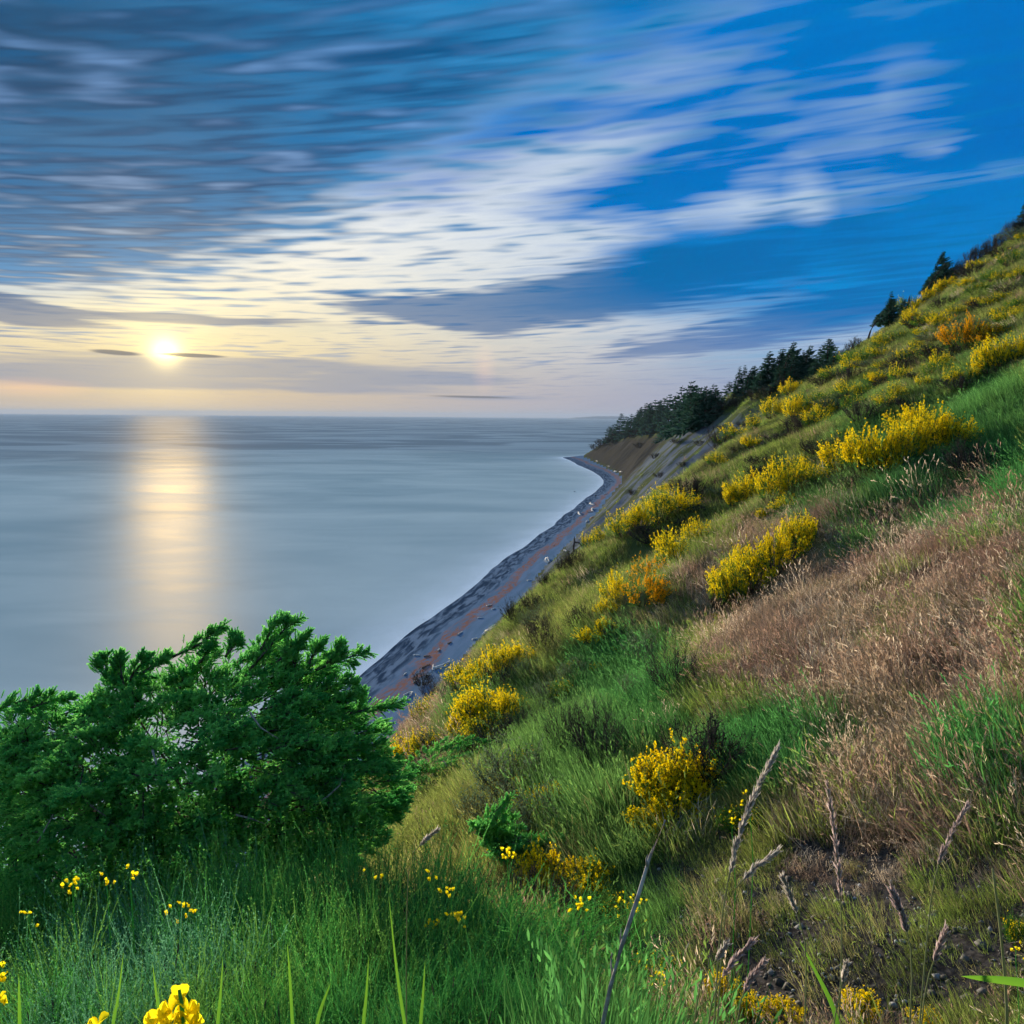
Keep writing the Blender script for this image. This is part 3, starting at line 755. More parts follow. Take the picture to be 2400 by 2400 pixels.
broom_clump([(1320, 225, 130, 85, 'full'), (1385, 175, 95, 75, 'full'), (1400, 80, 100, 75, 'full'), (1250, 360, 100, 90, 'sparse'), (1360, 350, 90, 60, 'mid'), (1200, 490, 120, 110, 'sparse'), (1170, 550, 100, 60, 'mid'), (1445, 240, 60, 40, 'mid')], O2, F4, 'the thin line below the orange thicket', HG)
broom_clump([(620, 1045, 95, 85, 'finesparse'), (745, 1025, 80, 65, 'finesparse'), (570, 1850, 90, 80, 'fine'), (280, 1750, 130, 95, 'finesparse'), (700, 1935, 90, 70, 'fine'), (840, 1960, 100, 60, 'fine'), (1180, 1945, 130, 80, 'fine'), (1490, 1960, 90, 50, 'fine'), (1900, 1620, 80, 130, 'finesparse'), (990, 510, 40, 34, 'finesparse')],
            O3, F4, 'the low scattered plants around the dirt bank', HG)

ex_ = np.random.default_rng(55)
extra = [(1950, 890), (2010, 860), (2060, 840), (2100, 800), (2050, 900), (2180, 760), (2240, 740), (2290, 690), (2330, 660), (2370, 620), (2250, 820), (2310, 800), (2360, 760), (2140, 850), (2200, 880), (2340, 850), (2390, 720), (2120, 730), (1990, 930), (1900, 960)]
for i, (x, y) in enumerate(sorted(extra)):
    add_broom(x, y, ex_.uniform(45, 80), ex_.uniform(24, 42), ('sparse', 'sparse', 'mid')[i % 3], '%s broom bush scattered loose over the upper slope, number %s from the sea' % (('mostly green', 'mostly green', 'half yellow')[i % 3], number_word(i + 1)), HG)
# ------------------------------------------------------------------ grass: tufts scattered over the land (uncountable)
def tuft_template(seed, n, rad, hgt, lean, curve, width, k=4, lodge=0., hj=.3):
    r = np.random.default_rng(seed)
    az = r.uniform(0, 2 * math.pi, n); q = np.sqrt(r.uniform(0, 1, n)) * rad
    base = np.stack([np.cos(az) * q, np.sin(az) * q, np.full(n, -.03)], -1)
    baz = az + r.normal(0, .8, n)
    if lodge: baz = r.normal(0, lodge, n)          # combed one way by wind and rain
    L = hgt * np.clip(r.normal(.85, hj, n), .35, 1.5)
    t = np.linspace(0, 1, k)
    th = np.abs(r.normal(lean, .22, n))[:, None] + np.abs(r.normal(curve, .35, n))[:, None] * t[None] ** 1.4
    dirs = np.stack([np.sin(th) * np.cos(baz)[:, None], np.sin(th) * np.sin(baz)[:, None], np.cos(th)], -1)
    C = base[:, None] + np.concatenate([np.zeros((n, 1, 3)), np.cumsum(dirs[:, :-1] * (L / (k - 1))[:, None, None], 1)], 1)
    side = np.stack([-np.sin(baz), np.cos(baz), 0 * baz], -1)
    side = unit(side + rand_dir(n, 0, r) * .5)
    w = width * np.array([.8, 1., .75, .3][:k] if k == 4 else np.linspace(1, .3, k))
    V, T, per = ribbons(C, w[None] * r.uniform(.7, 1.3, n)[:, None], side)
    return V, T, spread_attr(r.uniform(0, 1, n), per)
def seed_tuft(seed, n, rad, hgt, width):
    """Thin culms with nodding seed heads."""
    V, T, rn = tuft_template(seed, n, rad, hgt, .16, .55, width * .6, 5)
    r = np.random.default_rng(seed + 1); tips = V.reshape(n, -1, 3)[:, -1]; pre = V.reshape(n, -1, 3)[:, 3]
    d = unit(tips - pre); m_ = 4
    p = np.repeat(tips, m_, 0) - np.repeat(d, m_, 0) * np.tile(np.linspace(0, .10, m_), n)[:, None]
    dr = unit(np.repeat(d, m_, 0) + rand_dir(n * m_, -.2, r) * .5); sd = unit(np.cross(dr, rand_dir(n * m_, 0, r)))
    C = np.stack([p, p + dr * .03, p + dr * .055], 1)
    V2, T2, per = ribbons(C, np.array([.003, .006, .002]), sd)
    Vj, Tj = join((V, T), (V2, T2))
    return Vj, Tj, np.concatenate([rn, spread_attr(r.uniform(.6, 1, n * m_), per)])

M_GRASS = leaf_material('grass_blade', (.55, .55, .55), (1.4, 1.32, 1.2), .45, tint_inst=True)
TPL = {}
def tpl(name, data):
    V, T, rn = data
    TPL[name] = bpy.data.objects.new('tuft_' + name, new_mesh('grass_tuft', V, T, attrs={'rnd': rn}))
    TPL[name].data.materials.append(M_GRASS)
for i in range(3):
    tpl('up%d' % i, tuft_template(60 + i, 84, .36, .42, .26, .60, .0044, hj=.38))
    tpl('dry%d' % i, tuft_template(70 + i, 100, .40, .36, .55, 1.25, .0038, 4, .9, hj=.35))
    tpl('far%d' % i, tuft_template(80 + i, 70, .42, .40, .35, .6, .0075, 3, hj=.4))
tpl('seed0', seed_tuft(90, 26, .36, .60, .004)); tpl('seed1', seed_tuft(92, 22, .40, .52, .004))

def instancer(name, P, rot, scl, tint, idx, tmpls):
    """One object of uncountable tufts: points carrying a turn, a size and a colour, each showing one of a few tuft meshes."""
    me = bpy.data.meshes.new(name); me.vertices.add(len(P)); me.vertices.foreach_set('co', np.asarray(P, np.float32).ravel())
    for k, a in (('rot', rot), ('scl', scl), ('tint', tint)):
        at = me.attributes.new(k, 'FLOAT_VECTOR', 'POINT'); at.data.foreach_set('vector', np.asarray(a, np.float32).ravel())
    at = me.attributes.new('idx', 'INT', 'POINT'); at.data.foreach_set('value', np.asarray(idx, np.int32))
    o = obj(name, me)
    ng = bpy.data.node_groups.new(name, 'GeometryNodeTree')
    ng.interface.new_socket('Geometry', in_out='INPUT', socket_type='NodeSocketGeometry'); ng.interface.new_socket('Geometry', in_out='OUTPUT', socket_type='NodeSocketGeometry')
    N = ng.nodes.new; L = ng.links.new
    gi = N('NodeGroupInput'); go = N('NodeGroupOutput'); jn = N('GeometryNodeJoinGeometry')
    def named(nm, ty):
        n = N('GeometryNodeInputNamedAttribute'); n.data_type = ty; n.inputs[0].default_value = nm; return n.outputs[0]
    ar, as_, ai = named('rot', 'FLOAT_VECTOR'), named('scl', 'FLOAT_VECTOR'), named('idx', 'INT')
    e2r = N('FunctionNodeEulerToRotation'); L(ar, e2r.inputs[0])
    for k, t in enumerate(tmpls):
        oi = N('GeometryNodeObjectInfo'); oi.inputs['Object'].default_value = TPL[t]; oi.inputs['As Instance'].default_value = True
        cmp_ = N('FunctionNodeCompare'); cmp_.data_type = 'INT'; cmp_.operation = 'EQUAL'; L(ai, cmp_.inputs[2]); cmp_.inputs[3].default_value = k
        ip = N('GeometryNodeInstanceOnPoints'); L(gi.outputs[0], ip.inputs['Points']); L(cmp_.outputs[0], ip.inputs['Selection']); L(oi.outputs['Geometry'], ip.inputs['Instance'])
        L(e2r.outputs[0], ip.inputs['Rotation']); L(as_, ip.inputs['Scale']); L(ip.outputs[0], jn.inputs[0])
    L(jn.outputs[0], go.inputs[0])
    o.modifiers.new('tufts', 'NODES').node_group = ng
    return o

gr = np.random.default_rng(5)
NP = 44000
a_ = gr.uniform(R(-36), R(40), NP); r_ = np.exp(gr.uniform(math.log(5.), math.log(330), NP)); r_[:1600] = np.exp(gr.uniform(math.log(2.), math.log(5.), 1600))
gx, gy = r_ * np.sin(a_), r_ * np.cos(a_)
gz = height(gx, gy)
GP = np.stack([gx, gy, gz], -1)
s_, t_ = st(gx, gy)
px_, py_, dd_ = project(GP)
dry, lush, dirt, bare = cover(GP)
n1 = fbm(gx / 1.7 + 2, gy / 1.7, 3); n2_ = fbm(gx / 6. + 8, gy / 6., 3)
u = gr.uniform(0, 1, NP)
ok = (s_ > s_toe(t_) + 3) & (px_ > -150) & (px_ < 2560) & (py_ < 2700)
ok &= u < (1 - .8 * np.clip(dirt * 1.05 + n1 * .7, 0, 1)) * (1 - .72 * bare)
ok &= ~((bare > .5) & (t_ > 160) & (n1 < .22))
ok &= ~((dd_ < 6.2) & (px_ < 1360) & (gr.uniform(0, 1, NP) < .96))
GP, s_, t_, dd_, dry, lush, dirt, bare, n1, n2_, px_, py_ = [v[ok] for v in (GP, s_, t_, dd_, dry, lush, dirt, bare, n1, n2_, px_, py_)]
for bx_, by_, br_, bh_ in BUSHES:                     # no tall grass inside the bushes
    if bx_ * bx_ + by_ * by_ > 60 ** 2: continue
    inn = np.hypot(GP[:, 0] - bx_, GP[:, 1] - by_) < br_ + .12
    GP[inn, 2] -= 50 * 0; dirt[inn] = 9.
kk = dirt < 5
GP, s_, t_, dd_, dry, lush, dirt, bare, n1, n2_, px_, py_ = [v[kk] for v in (GP, s_, t_, dd_, dry, lush, dirt, bare, n1, n2_, px_, py_)]
n = len(GP)
u1, u2, u3 = gr.uniform(0, 1, (3, n))
isdry = (dry * 1.05 + n1 * .8 + n2_ * .35 + (u1 - .5) * .75 - lush * .55) > .50
# colours: straw, russet and grey where dry; yellow-green to deep green elsewhere
def mixc(a, b, f): return np.asarray(a) * (1 - f[:, None]) + np.asarray(b) * f[:, None]
russet = np.clip(.5 + .9 * fbm(GP[:, 0] / 2.7 + 40, GP[:, 1] / 2.7, 2), 0, 1)
cd = mixc((.30, .228, .165), (.235, .142, .122), russet); cd = mixc(cd, (.50, .43, .34), (u2 > .72) * .85); cd = mixc(cd, (.15, .15, .05), (u3 > .85) * .7)
cg = mixc((.235, .285, .072), (.145, .235, .048), np.clip(.5 + n2_, 0, 1)); cg = mixc(cg, (.036, .21, .060), np.clip(lush * 1.1, 0, 1) * .85)
cg = mixc(cg, (.25, .225, .11), ((u2 > .74) & (lush < .5)) * .75)
cg = mixc(cg, (.055, .085, .035), np.clip(n1 * 1.4, 0, 1) * .4)
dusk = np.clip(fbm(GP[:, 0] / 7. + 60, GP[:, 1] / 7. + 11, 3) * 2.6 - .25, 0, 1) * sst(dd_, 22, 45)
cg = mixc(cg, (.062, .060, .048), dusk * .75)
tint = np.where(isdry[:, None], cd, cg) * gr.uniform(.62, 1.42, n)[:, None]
lod = np.clip(dd_ / 24, 1, 9) ** .82
size = gr.uniform(.65, 1.2, n) * lod * np.where(dirt > .4, .6, 1.) * np.where(lush > .5, 1.15, 1.)
size *= np.where(dd_ < 8, .68, 1) * np.clip(1 + .75 * fbm(GP[:, 0] / .9 + 21, GP[:, 1] / .9, 2), .5, 1.7)
size *= 1 - .45 * bare
scl = np.stack([size, size, np.minimum(size, 1.7) * gr.uniform(.75, 1.15, n)], -1)
yaw = gr.uniform(0, 2 * math.pi, n)
down = math.pi + TH * 0 + .5 * fbm(GP[:, 0] / 1.1, GP[:, 1] / 1.1, 2) * 3.6 - .35   # lodged stems lie downhill, swirling
yaw = np.where(isdry, down + gr.normal(0, .5, n), yaw)
e_ = .4                                             # patches lie on the slope
nx = -(height(GP[:, 0] + e_, GP[:, 1], False) - height(GP[:, 0] - e_, GP[:, 1], False)) / (2 * e_)
ny = -(height(GP[:, 0], GP[:, 1] + e_, False) - height(GP[:, 0], GP[:, 1] - e_, False)) / (2 * e_)
rot = np.zeros((n, 3))
for q_ in range(n):
    mm = Vector((nx[q_] * .85, ny[q_] * .85, 1)).to_track_quat('Z', 'Y').to_matrix() @ Matrix.Rotation(yaw[q_], 3, 'Z')
    rot[q_] = mm.to_euler()
farm = dd_ > 42
kd = (isdry & ~farm); kg = (~isdry & ~farm)
seedy = (u3 < .2) & ~farm
def emit(name, mask, tm, lab, cat):
    k = mask.nonzero()[0]
    idx = gr.integers(0, len(tm), len(k))
    o = instancer(name, GP[k], rot[k], scl[k], tint[k], idx, tm); o['kind'] = 'stuff'; o['label'] = lab; o['category'] = cat
emit('dry_grass', kd & ~seedy, ['dry0', 'dry1', 'dry2'], 'matted straw and russet dry grass lying down the slope', 'grass')
emit('green_grass', kg & ~seedy, ['up0', 'up1', 'up2'], 'green and yellowing grass tufts standing on the slope', 'grass')
emit('seeding_grass', (kd | kg) & seedy, ['seed0', 'seed1'], 'thin pale seeding grass among the tufts', 'grass')
emit('upslope_grass', farm, ['far0', 'far1', 'far2'], 'rough grass on the upper and farther hillside', 'grass')

# pebbles and clods on the dirt bank
pr = np.random.default_rng(8); npb = 9000
pa = pr.uniform(R(2), R(36), npb); prr = pr.uniform(4.2, 13, npb)
pgx, pgy = prr * np.sin(pa), prr * np.cos(pa); PP = np.stack([pgx, pgy, height(pgx, pgy)], -1)
dw = cover(PP)[2]; k = (dw > .45 + pr.uniform(0, .4, npb)); PP = PP[k]; npb = len(PP)
ico = np.array([[1, 0, 0], [-1, 0, 0], [0, 1, 0], [0, -1, 0], [0, 0, .7], [0, 0, -.7], [.6, .6, .4], [-.6, .6, .45]], float)
icot = np.array([[0, 6, 4], [6, 2, 4], [2, 7, 4], [7, 1, 4], [1, 3, 4], [3, 0, 4], [0, 2, 6], [2, 1, 7], [0, 3, 5], [3, 1, 5], [1, 2, 5], [2, 0, 5]], np.int32)
psz = np.exp(pr.normal(math.log(.016), .55, npb))
V, T = bake(ico, icot, frames(rand_dir(npb, 1.5, pr), pr.uniform(0, 6.28, npb), psz), PP)
m, gg, out = material('pebble_stone'); rr_ = gg.attr('rnd')
principled(gg, out, gg.ramp(rr_, [(0., (.04, .036, .034)), (.6, (.085, .078, .074)), (.85, (.16, .16, .17)), (1., (.26, .28, .31))]), .8, .3)
tag(obj('pebbles', new_mesh('pebbles', V, T, attrs={'rnd': spread_attr(pr.uniform(0, 1, npb) ** 1.6, len(ico))}), m), 'grey pebbles and clods on the bare dirt bank', 'pebbles', kind='stuff')
# ------------------------------------------------------------------ conifers on the rim of the bluff
M_BARK = bark_material('conifer_bark', (.03, .024, .02), (.075, .06, .05), 6)
M_NEEDLE = leaf_material('conifer_needle', (.020, .062, .046), (.055, .125, .085), .25)

def conifer(seed, flag=0., lean=0., tiers=17, width=.30, droop=.25, bare=.12, sweep=.0, dead=False):
    """A spruce or fir of unit height. flag: how far the wind has stripped the windward (-x) side; lean to +x; sweep: branches drawn downwind."""
    r = np.random.default_rng(seed)
    k = 9; t = np.linspace(0, 1, k)
    C = np.stack([lean * t ** 1.6 + .012 * np.sin(t * 7 + seed), .010 * np.cos(t * 6 + seed), t * (1 - .08 * abs(lean))], -1)[None]
    trunk = tubes(C, np.linspace(.020, .003, k), 6)
    P0, D, L = [], [], []
    for i in range(tiers):
        h = bare + (1 - bare) * (i + r.uniform(-.3, .3)) / tiers
        h = float(np.clip(h, .05, .985))
        f = h * (k - 1); j = min(int(f), k - 2); c = C[0, j] * (1 - (f - j)) + C[0, j + 1] * (f - j)
        nb = int(r.integers(4, 7)) if h < .8 else int(r.integers(3, 5))
        for b in range(nb):
            az = 2 * math.pi * (b + r.uniform(0, .8)) / nb
            d = np.array([math.cos(az), math.sin(az), 0])
            ln = width * (1.02 - h) ** .8 * r.uniform(.55, 1.15) + .02
            ln *= 1 - flag * .85 * max(0, -d[0]) + flag * .5 * max(0, d[0])
            if ln < .02 or r.random() < .08: continue
            d = d + np.array([sweep, 0, 0]); d = d / np.linalg.norm(d)
            d[2] = -droop * (1 - h) + r.normal(0, .10) + .30 * h + sweep * .25
            P0.append(c); D.append(unit(d)); L.append(ln)
    P0, D, L = np.array(P0), np.array(D), np.array(L); n = len(P0)
    q = np.linspace(0, 1, 4)
    BC = P0[:, None] + D[:, None] * L[:, None, None] * q[None, :, None] + np.array([0, 0, .10]) * L[:, None, None] * (q ** 2)[None, :, None]
    limbs = tubes(BC, np.linspace(.0045, .0012, 4), 3)
    wood = join(trunk[:2], limbs[:2])
    # foliage: ragged sprays of pointed sprigs along every branch
    m_ = 13; bi = np.repeat(np.arange(n), m_); bt = np.tile(np.linspace(.22, 1., m_), n) + r.normal(0, .03, n * m_)
    p, d = on_line(BC, bi, np.clip(bt, 0, .999))
    sd = unit(np.cross(d, np.array([0, 0, 1.]))) * np.where(np.arange(n * m_) % 2, 1, -1)[:, None]
    dr = unit(d * .75 + sd * r.uniform(.35, 1.0, n * m_)[:, None] + rand_dir(n * m_, -.35, r) * .35)
    ll = (L[bi] * (.18 + .34 * (1 - bt)) * r.uniform(.7, 1.3, n * m_) + .012)[:, None]
    w = unit(np.cross(dr, rand_dir(n * m_, .8, r)))
    FC = np.stack([p, p + dr * ll * .5 - np.array([0, 0, .06]) * ll, p + dr * ll - np.array([0, 0, .16]) * ll], 1)
    hw = np.stack([ll[:, 0] * .10 + .002, ll[:, 0] * .145 + .002, ll[:, 0] * 0], 1)
    fv, ft, per = ribbons(FC, hw, w)
    w2 = unit(np.cross(dr, w)); fv2, ft2, _ = ribbons(FC, hw * .8, w2)
    fol = join((fv, ft), (fv2, ft2))
    rn = r.uniform(0, 1, n * m_)
    return new_mesh('trunk', wood[0], wood[1]), new_mesh('crown', fol[0], fol[1], attrs={'rnd': np.concatenate([spread_attr(rn, per)] * 2)})

TREES = {'spire': [conifer(1, .15, .03, 20, .26), conifer(2, .2, .02, 22, .22, .3), conifer(3, .1, .04, 18, .30)],
         'broad': [conifer(4, .2, .04, 17, .42, .2, .06), conifer(5, .25, .06, 16, .46, .15, .04)],
         'flag': [conifer(6, .9, .22, 16, .40, .05, .22, .5), conifer(7, .85, .16, 18, .36, .05, .15, .45)],
         'bent': [conifer(8, 1.0, .60, 14, .46, -.25, .40, .7), conifer(9, 1., .48, 13, .50, -.2, .35, .8)],
         'flat': [conifer(10, .5, .10, 14, .40, .1, .35, .25)]}
for lst in TREES.values():
    for a in lst: a[0].materials.append(M_BARK); a[1].materials.append(M_NEEDLE)
tree_r = np.random.default_rng(17)
def add_tree(px, base, top, kind, label, group='wind-shaped conifers along the bluff', wide=1., name='conifer_tree'):
    P = place(px, base); d = project(P)[2]
    h = px_size(P, project(P)[1] - top) * (1.75 if kind in ('bent', 'flag') and px > 1990 else 1.3); wide *= 1.1
    a = TREES[kind][int(tree_r.integers(len(TREES[kind])))]
    root = obj(name, None); root.location = (P[0], P[1], P[2] - .03 * h); root.scale = (h * wide, h * wide, h)
    root.rotation_euler = (0, 0, tree_r.normal(0, .25))
    tag(root, label, 'tree', group)
    obj('trunk', a[0], None, root); obj('crown', a[1], None, root)
    return root
def tree_row(rows, origin, f, where, fmt='{k} {o} from sea in {w}'):
    names = {'spire': 'narrow dark spruce', 'broad': 'broad dark spruce', 'flag': 'one-sided windswept spruce', 'bent': 'strongly bent wind-flagged spruce', 'flat': 'flat-topped spruce'}
    rows = sorted(rows)
    for i, r_ in enumerate(rows):
        add_tree(origin[0] + r_[0] * f, origin[1] + r_[2] * f, origin[1] + r_[1] * f, r_[3], fmt.format(k=names[r_[3]], o=ORD[i], w=where), wide=r_[4] if len(r_) > 4 else 1.)
FZ = 400 / 1932
tree_row([(80, 790, 905, 'broad', 1.1), (10, 850, 930, 'broad', 1.2), (270, 740, 860, 'broad', 1.3), (380, 600, 840, 'spire', 1.0), (440, 580, 835, 'spire', 1.), (540, 600, 830, 'spire', 1.1), (480, 680, 850, 'broad', 1.), (620, 650, 830, 'broad', 1.1), (710, 440, 780, 'spire', 1.15), (800, 410, 770, 'flag', 1.), (880, 350, 770, 'flag', 1.1), (950, 420, 760, 'flag', 1.1),
          (840, 560, 790, 'broad', 1.1), (1010, 560, 740, 'broad', 1.), (1100, 410, 660, 'spire', .9), (1180, 520, 650, 'broad', 1.)], (1650, 750), FZ, 'the mid-bluff rim grove')
tree_row([(1290, 370, 615, 'spire', 1.1), (1390, 290, 575, 'spire', 1.1), (1455, 350, 555, 'broad', 1.), (1250, 500, 640, 'broad', 1.)], (1650, 750), FZ, 'the group where hill meets rim')
tree_row([(700, 270, 300, 'broad'), (740, 255, 295, 'broad'), (830, 150, 290, 'spire', 1.2), (890, 170, 285, 'broad'), (950, 150, 275, 'spire', 1.2), (1020, 110, 255, 'spire', 1.2), (1060, 80, 245, 'spire', 1.1), (1110, 50, 240, 'spire', 1.2), (1160, 90, 235, 'broad'), (1210, 10, 240, 'spire', 1.2), (1260, 20, 240, 'broad'), (1310, -5, 240, 'spire', 1.2), (1380, -40, 240, 'broad', .9)],
         (1280, 950), FZ, 'the headland row')
tree_row([(1310, 250, 410, 'broad', 1.1), (1440, -30, 320, 'broad', .8), (1500, -110, 330, 'broad', .8), (1560, -150, 330, 'flat', 1.), (1610, -120, 310, 'broad', .8), (1670, -60, 290, 'broad', .9), (1730, -110, 260, 'broad', .8), (1790, -130, 220, 'broad', .8), (1850, -90, 190, 'broad', .9), (1900, -110, 160, 'broad', .8)],
         (1280, 950), FZ, 'the dense rim clump')
tree_row([(515, 1120, 1310, 'bent', 1.0), (700, 975, 1190, 'spire', 1.), (790, 1050, 1140, 'flag', 1.2), (960, 860, 1040, 'bent', 1.2), (1015, 770, 1010, 'bent', 1.1), (1090, 700, 930, 'flag', 1.), (1210, 760, 860, 'flag', 1.), (1900, 195, 380, 'flag', .9)], O7, F7, 'the skyline row above the bushes')

xr_ = np.random.default_rng(77)
xs_ = np.sort(xr_.uniform(1440, 1945, 26))
for i, x in enumerate(xs_):
    b_ = np.interp(x, [1440, 1530, 1600, 1700, 1800, 1900, 1950], [1003, 998, 982, 946, 898, 874, 862])
    kd = ['spire', 'flag', 'broad', 'spire', 'flag'][int(xr_.integers(5))]
    add_tree(x, b_, b_ - xr_.uniform(26, 52) * np.interp(x, [1440, 1600, 1950], [.7, 1., 1.15]), kd, 'dark spruce filling the ragged rim skyline, number %s from the headland' % number_word(i + 1), wide=xr_.uniform(.8, 1.15))

# broken dead trunk among the bent trees
def polytube(pts, rads, seg=6):
    C = np.array(pts, float)[None]; V, T, _ = tubes(C, np.array(rads, float), seg); return V, T
P = place(O7[0] + 868 * F7, O7[1] + 1095 * F7); hh = px_size(P, 150 * F7)
sn = obj('broken_snag', None, loc=tuple(P)); tag(sn, 'short broken bare trunk among the bent skyline trees', 'tree stump')
V, T = polytube([(0, 0, -.3), (.02 * hh, 0, .3 * hh), (.10 * hh, 0, .7 * hh), (.13 * hh, 0, hh)], [.09 * hh, .075 * hh, .06 * hh, .012 * hh]); obj('trunk', new_mesh('trunk', V, T), M_DARKTWIG, sn)
V, T = polytube([(.05 * hh, 0, .45 * hh), (.2 * hh, .03, .62 * hh), (.34 * hh, 0, .6 * hh)], [.03 * hh, .02 * hh, .006 * hh]); obj('branch', new_mesh('branch', V, T), M_DARKTWIG, sn)

# ------------------------------------------------------------------ leafless and dark shrubs
def twig_shrub(seed, n=34, m_=9, hgt=1., spread=.8, thick=.012, leafy=0):
    r = np.random.default_rng(seed)
    S = twig_lines(n, r, spread, hgt, 6) * np.array([1, 1, 1.])
    S = S + np.cumsum(r.normal(0, .018, S.shape), 1)
    v1 = tubes(S, np.linspace(thick, thick * .35, 6), 4)
    nt = n * m_; i = np.repeat(np.arange(n), m_); p, d = on_line(S, i, r.uniform(.3, 1, nt))
    dr = unit(d + rand_dir(nt, .2, r) * .75); L = r.uniform(.12, .38, nt)[:, None] * hgt
    TW = np.stack([p, p + dr * L * .5 + rand_dir(nt, 0, r) * L * .08, p + dr * L + rand_dir(nt, .3, r) * L * .15], 1)
    v2 = tubes(TW, np.array([thick * .4, thick * .3, thick * .12]), 3)
    fol = None
    if leafy:
        nl = leafy; li = r.integers(0, nt, nl); lp, ld = on_line(TW, li, r.uniform(.1, 1, nl)); ldir = unit(ld + rand_dir(nl, .1, r)); lw = unit(np.cross(ldir, rand_dir(nl, 0, r))); ll = r.uniform(.02, .05, nl)[:, None] * hgt
        lv = np.stack([lp, lp + ldir * ll * .6 + lw * ll * .3, lp + ldir * ll * 1.3, lp + ldir * ll * .6 - lw * ll * .3], 1).reshape(-1, 3)
        lq = (np.array([[0, 1, 2], [0, 2, 3]])[None] + (np.arange(nl) * 4)[:, None, None]).reshape(-1, 3)
        fol = new_mesh('foliage', lv, lq, attrs={'rnd': spread_attr(r.uniform(0, 1, nl), 4)})
    V, T = join(v1[:2], v2[:2])
    return new_mesh('branches', V, T), fol
M_SHRUB = leaf_material('dull_shrub_leaf', (.018, .030, .018), (.055, .070, .035), .2)
M_SAGE = leaf_material('sage_leaf', (.07, .13, .07), (.19, .26, .14), .3)
M_BROWNTW = bark_material('brown_twig', (.06, .04, .028), (.14, .10, .075), 25)
SHRUBS = {'dark': [twig_shrub(201, 40, 12, 1., .8, .012, 900), twig_shrub(202, 44, 12, 1., .95, .012, 1100)],
          'bare': [twig_shrub(203, 40, 14, 1., .85, .009), twig_shrub(204, 46, 13, 1., .7, .009)],
          'sage': [twig_shrub(205, 46, 12, 1., .95, .008, 2600)]}
def add_shrub(px, py, w, h, kind, label, group=None, mat=None, name='dark_shrub'):
    P = place(px, py); W = px_size(P, w); Hh = px_size(P, h) * 1.1
    a = SHRUBS[kind][int(tree_r.integers(len(SHRUBS[kind])))]
    root = obj(name, None); root.location = (P[0], P[1], P[2] - .04); root.scale = (W / 1.25, W / 1.25, Hh / 1.0); root.rotation_euler = (0, 0, tree_r.uniform(0, 6.28))
    tag(root, label, 'shrub', group)
    me = a[0]; me.materials.clear() if False else None
    if not me.materials: me.materials.append({'dark': M_DARKTWIG, 'bare': M_DARKTWIG, 'sage': M_BROWNTW}[kind])
    obj('branches', me, None, root)
    if a[1]:
        if not a[1].materials: a[1].materials.append({'dark': M_SHRUB, 'sage': M_SAGE}[kind])
        obj('foliage', a[1], None, root)
    return root
sky_shr = [(1320, 760, 130, 130), (1380, 690, 120, 110), (1440, 640, 130, 130), (1500, 600, 130, 130), (1560, 560, 120, 130), (1620, 530, 130, 130), (1690, 500, 130, 140), (1750, 450, 120, 120), (1810, 420, 130, 150), (1870, 380, 120, 140), (1920, 350, 100, 130), (1240, 830, 60, 90), (360, 1400, 110, 90), (410, 1380, 90, 100), (300, 1450, 80, 60)]
for i, (x, y, w, h) in enumerate(sorted(sky_shr)):
    add_shrub(O7[0] + x * F7, O7[1] + y * F7 + 4, w * F7, h * F7, 'dark', 'dark leafless thicket shrub, %s from sea along the hill skyline' % ORD[i], 'dark shrubs on the skyline')
for x, y, w, h, kd, lab in [
        (1690, 790, 200, 130, 'dark', 'dark shrub clump below the long upslope thicket'), (1550, 290, 220, 80, 'dark', 'dusky brown shrub among the high yellow patches'), (1400, 330, 200, 70, 'dark', 'dusky shrub between the scattered upper bushes'),
        (1200, 560, 150, 90, 'dark', 'dark shrub under the sparse green broom upslope'), (880, 640, 110, 120, 'bare', 'brown skeletal shrub at the gully head'), (560, 680, 150, 90, 'bare', 'brown leafless shrub on the spur edge above the scree'),
        (1000, 700, 180, 70, 'dark', 'low dark growth in the brown gully'), (440, 900, 240, 90, 'dark', 'low dark growth under the spur crest'), (760, 820, 180, 70, 'dark', 'dark shrub shading the lower gully'), (1150, 860, 180, 70, 'dark', 'dark underbrush beneath the largest thicket'),
        (260, 1110, 230, 80, 'dark', 'dark undergrowth beneath the row overhanging the bluff'), (1640, 420, 180, 60, 'dark', 'dark growth at the foot of the long thicket'), (1790, 170, 150, 50, 'dark', 'dusky shrub above the orange row')]:
    add_shrub(O4[0] + x * F4, O4[1] + y * F4, w * F4, h * F4, kd, lab, 'dark shrubs on the hillside')
for x, y, w, h, kd, lab in [
        (1310, 700, 230, 210, 'bare', 'grey leafless shrub in the gully beside sparse broom'), (1150, 620, 170, 130, 'bare', 'grey bare twigs beside the lower beach thicket'), (1110, 260, 150, 160, 'bare', 'bare brown shrub above the lower thicket'), (1080, 150, 110, 100, 'sage', 'pale sage green bush at the bluff edge'),
        (980, 110, 110, 90, 'dark', 'purplish dark shrub at the bluff edge over driftwood'), (1290, 130, 120, 90, 'dark', 'dark shrub below the orange thicket'), (620, 470, 130, 100, 'bare', 'thin leafless shrub on the brow above the beach'), (1060, 60, 120, 70, 'dark', 'dusky shrub on the upper bluff edge'),
        (700, 500, 120, 100, 'sage', 'greyish bush between the beach thicket and straggling group'), (560, 400, 100, 60, 'dark', 'low dark shrub on the brown brow')]:
    add_shrub(O2[0] + x * F4, O2[1] + y * F4, w * F4, h * F4, kd, lab, 'dark shrubs on the hillside')
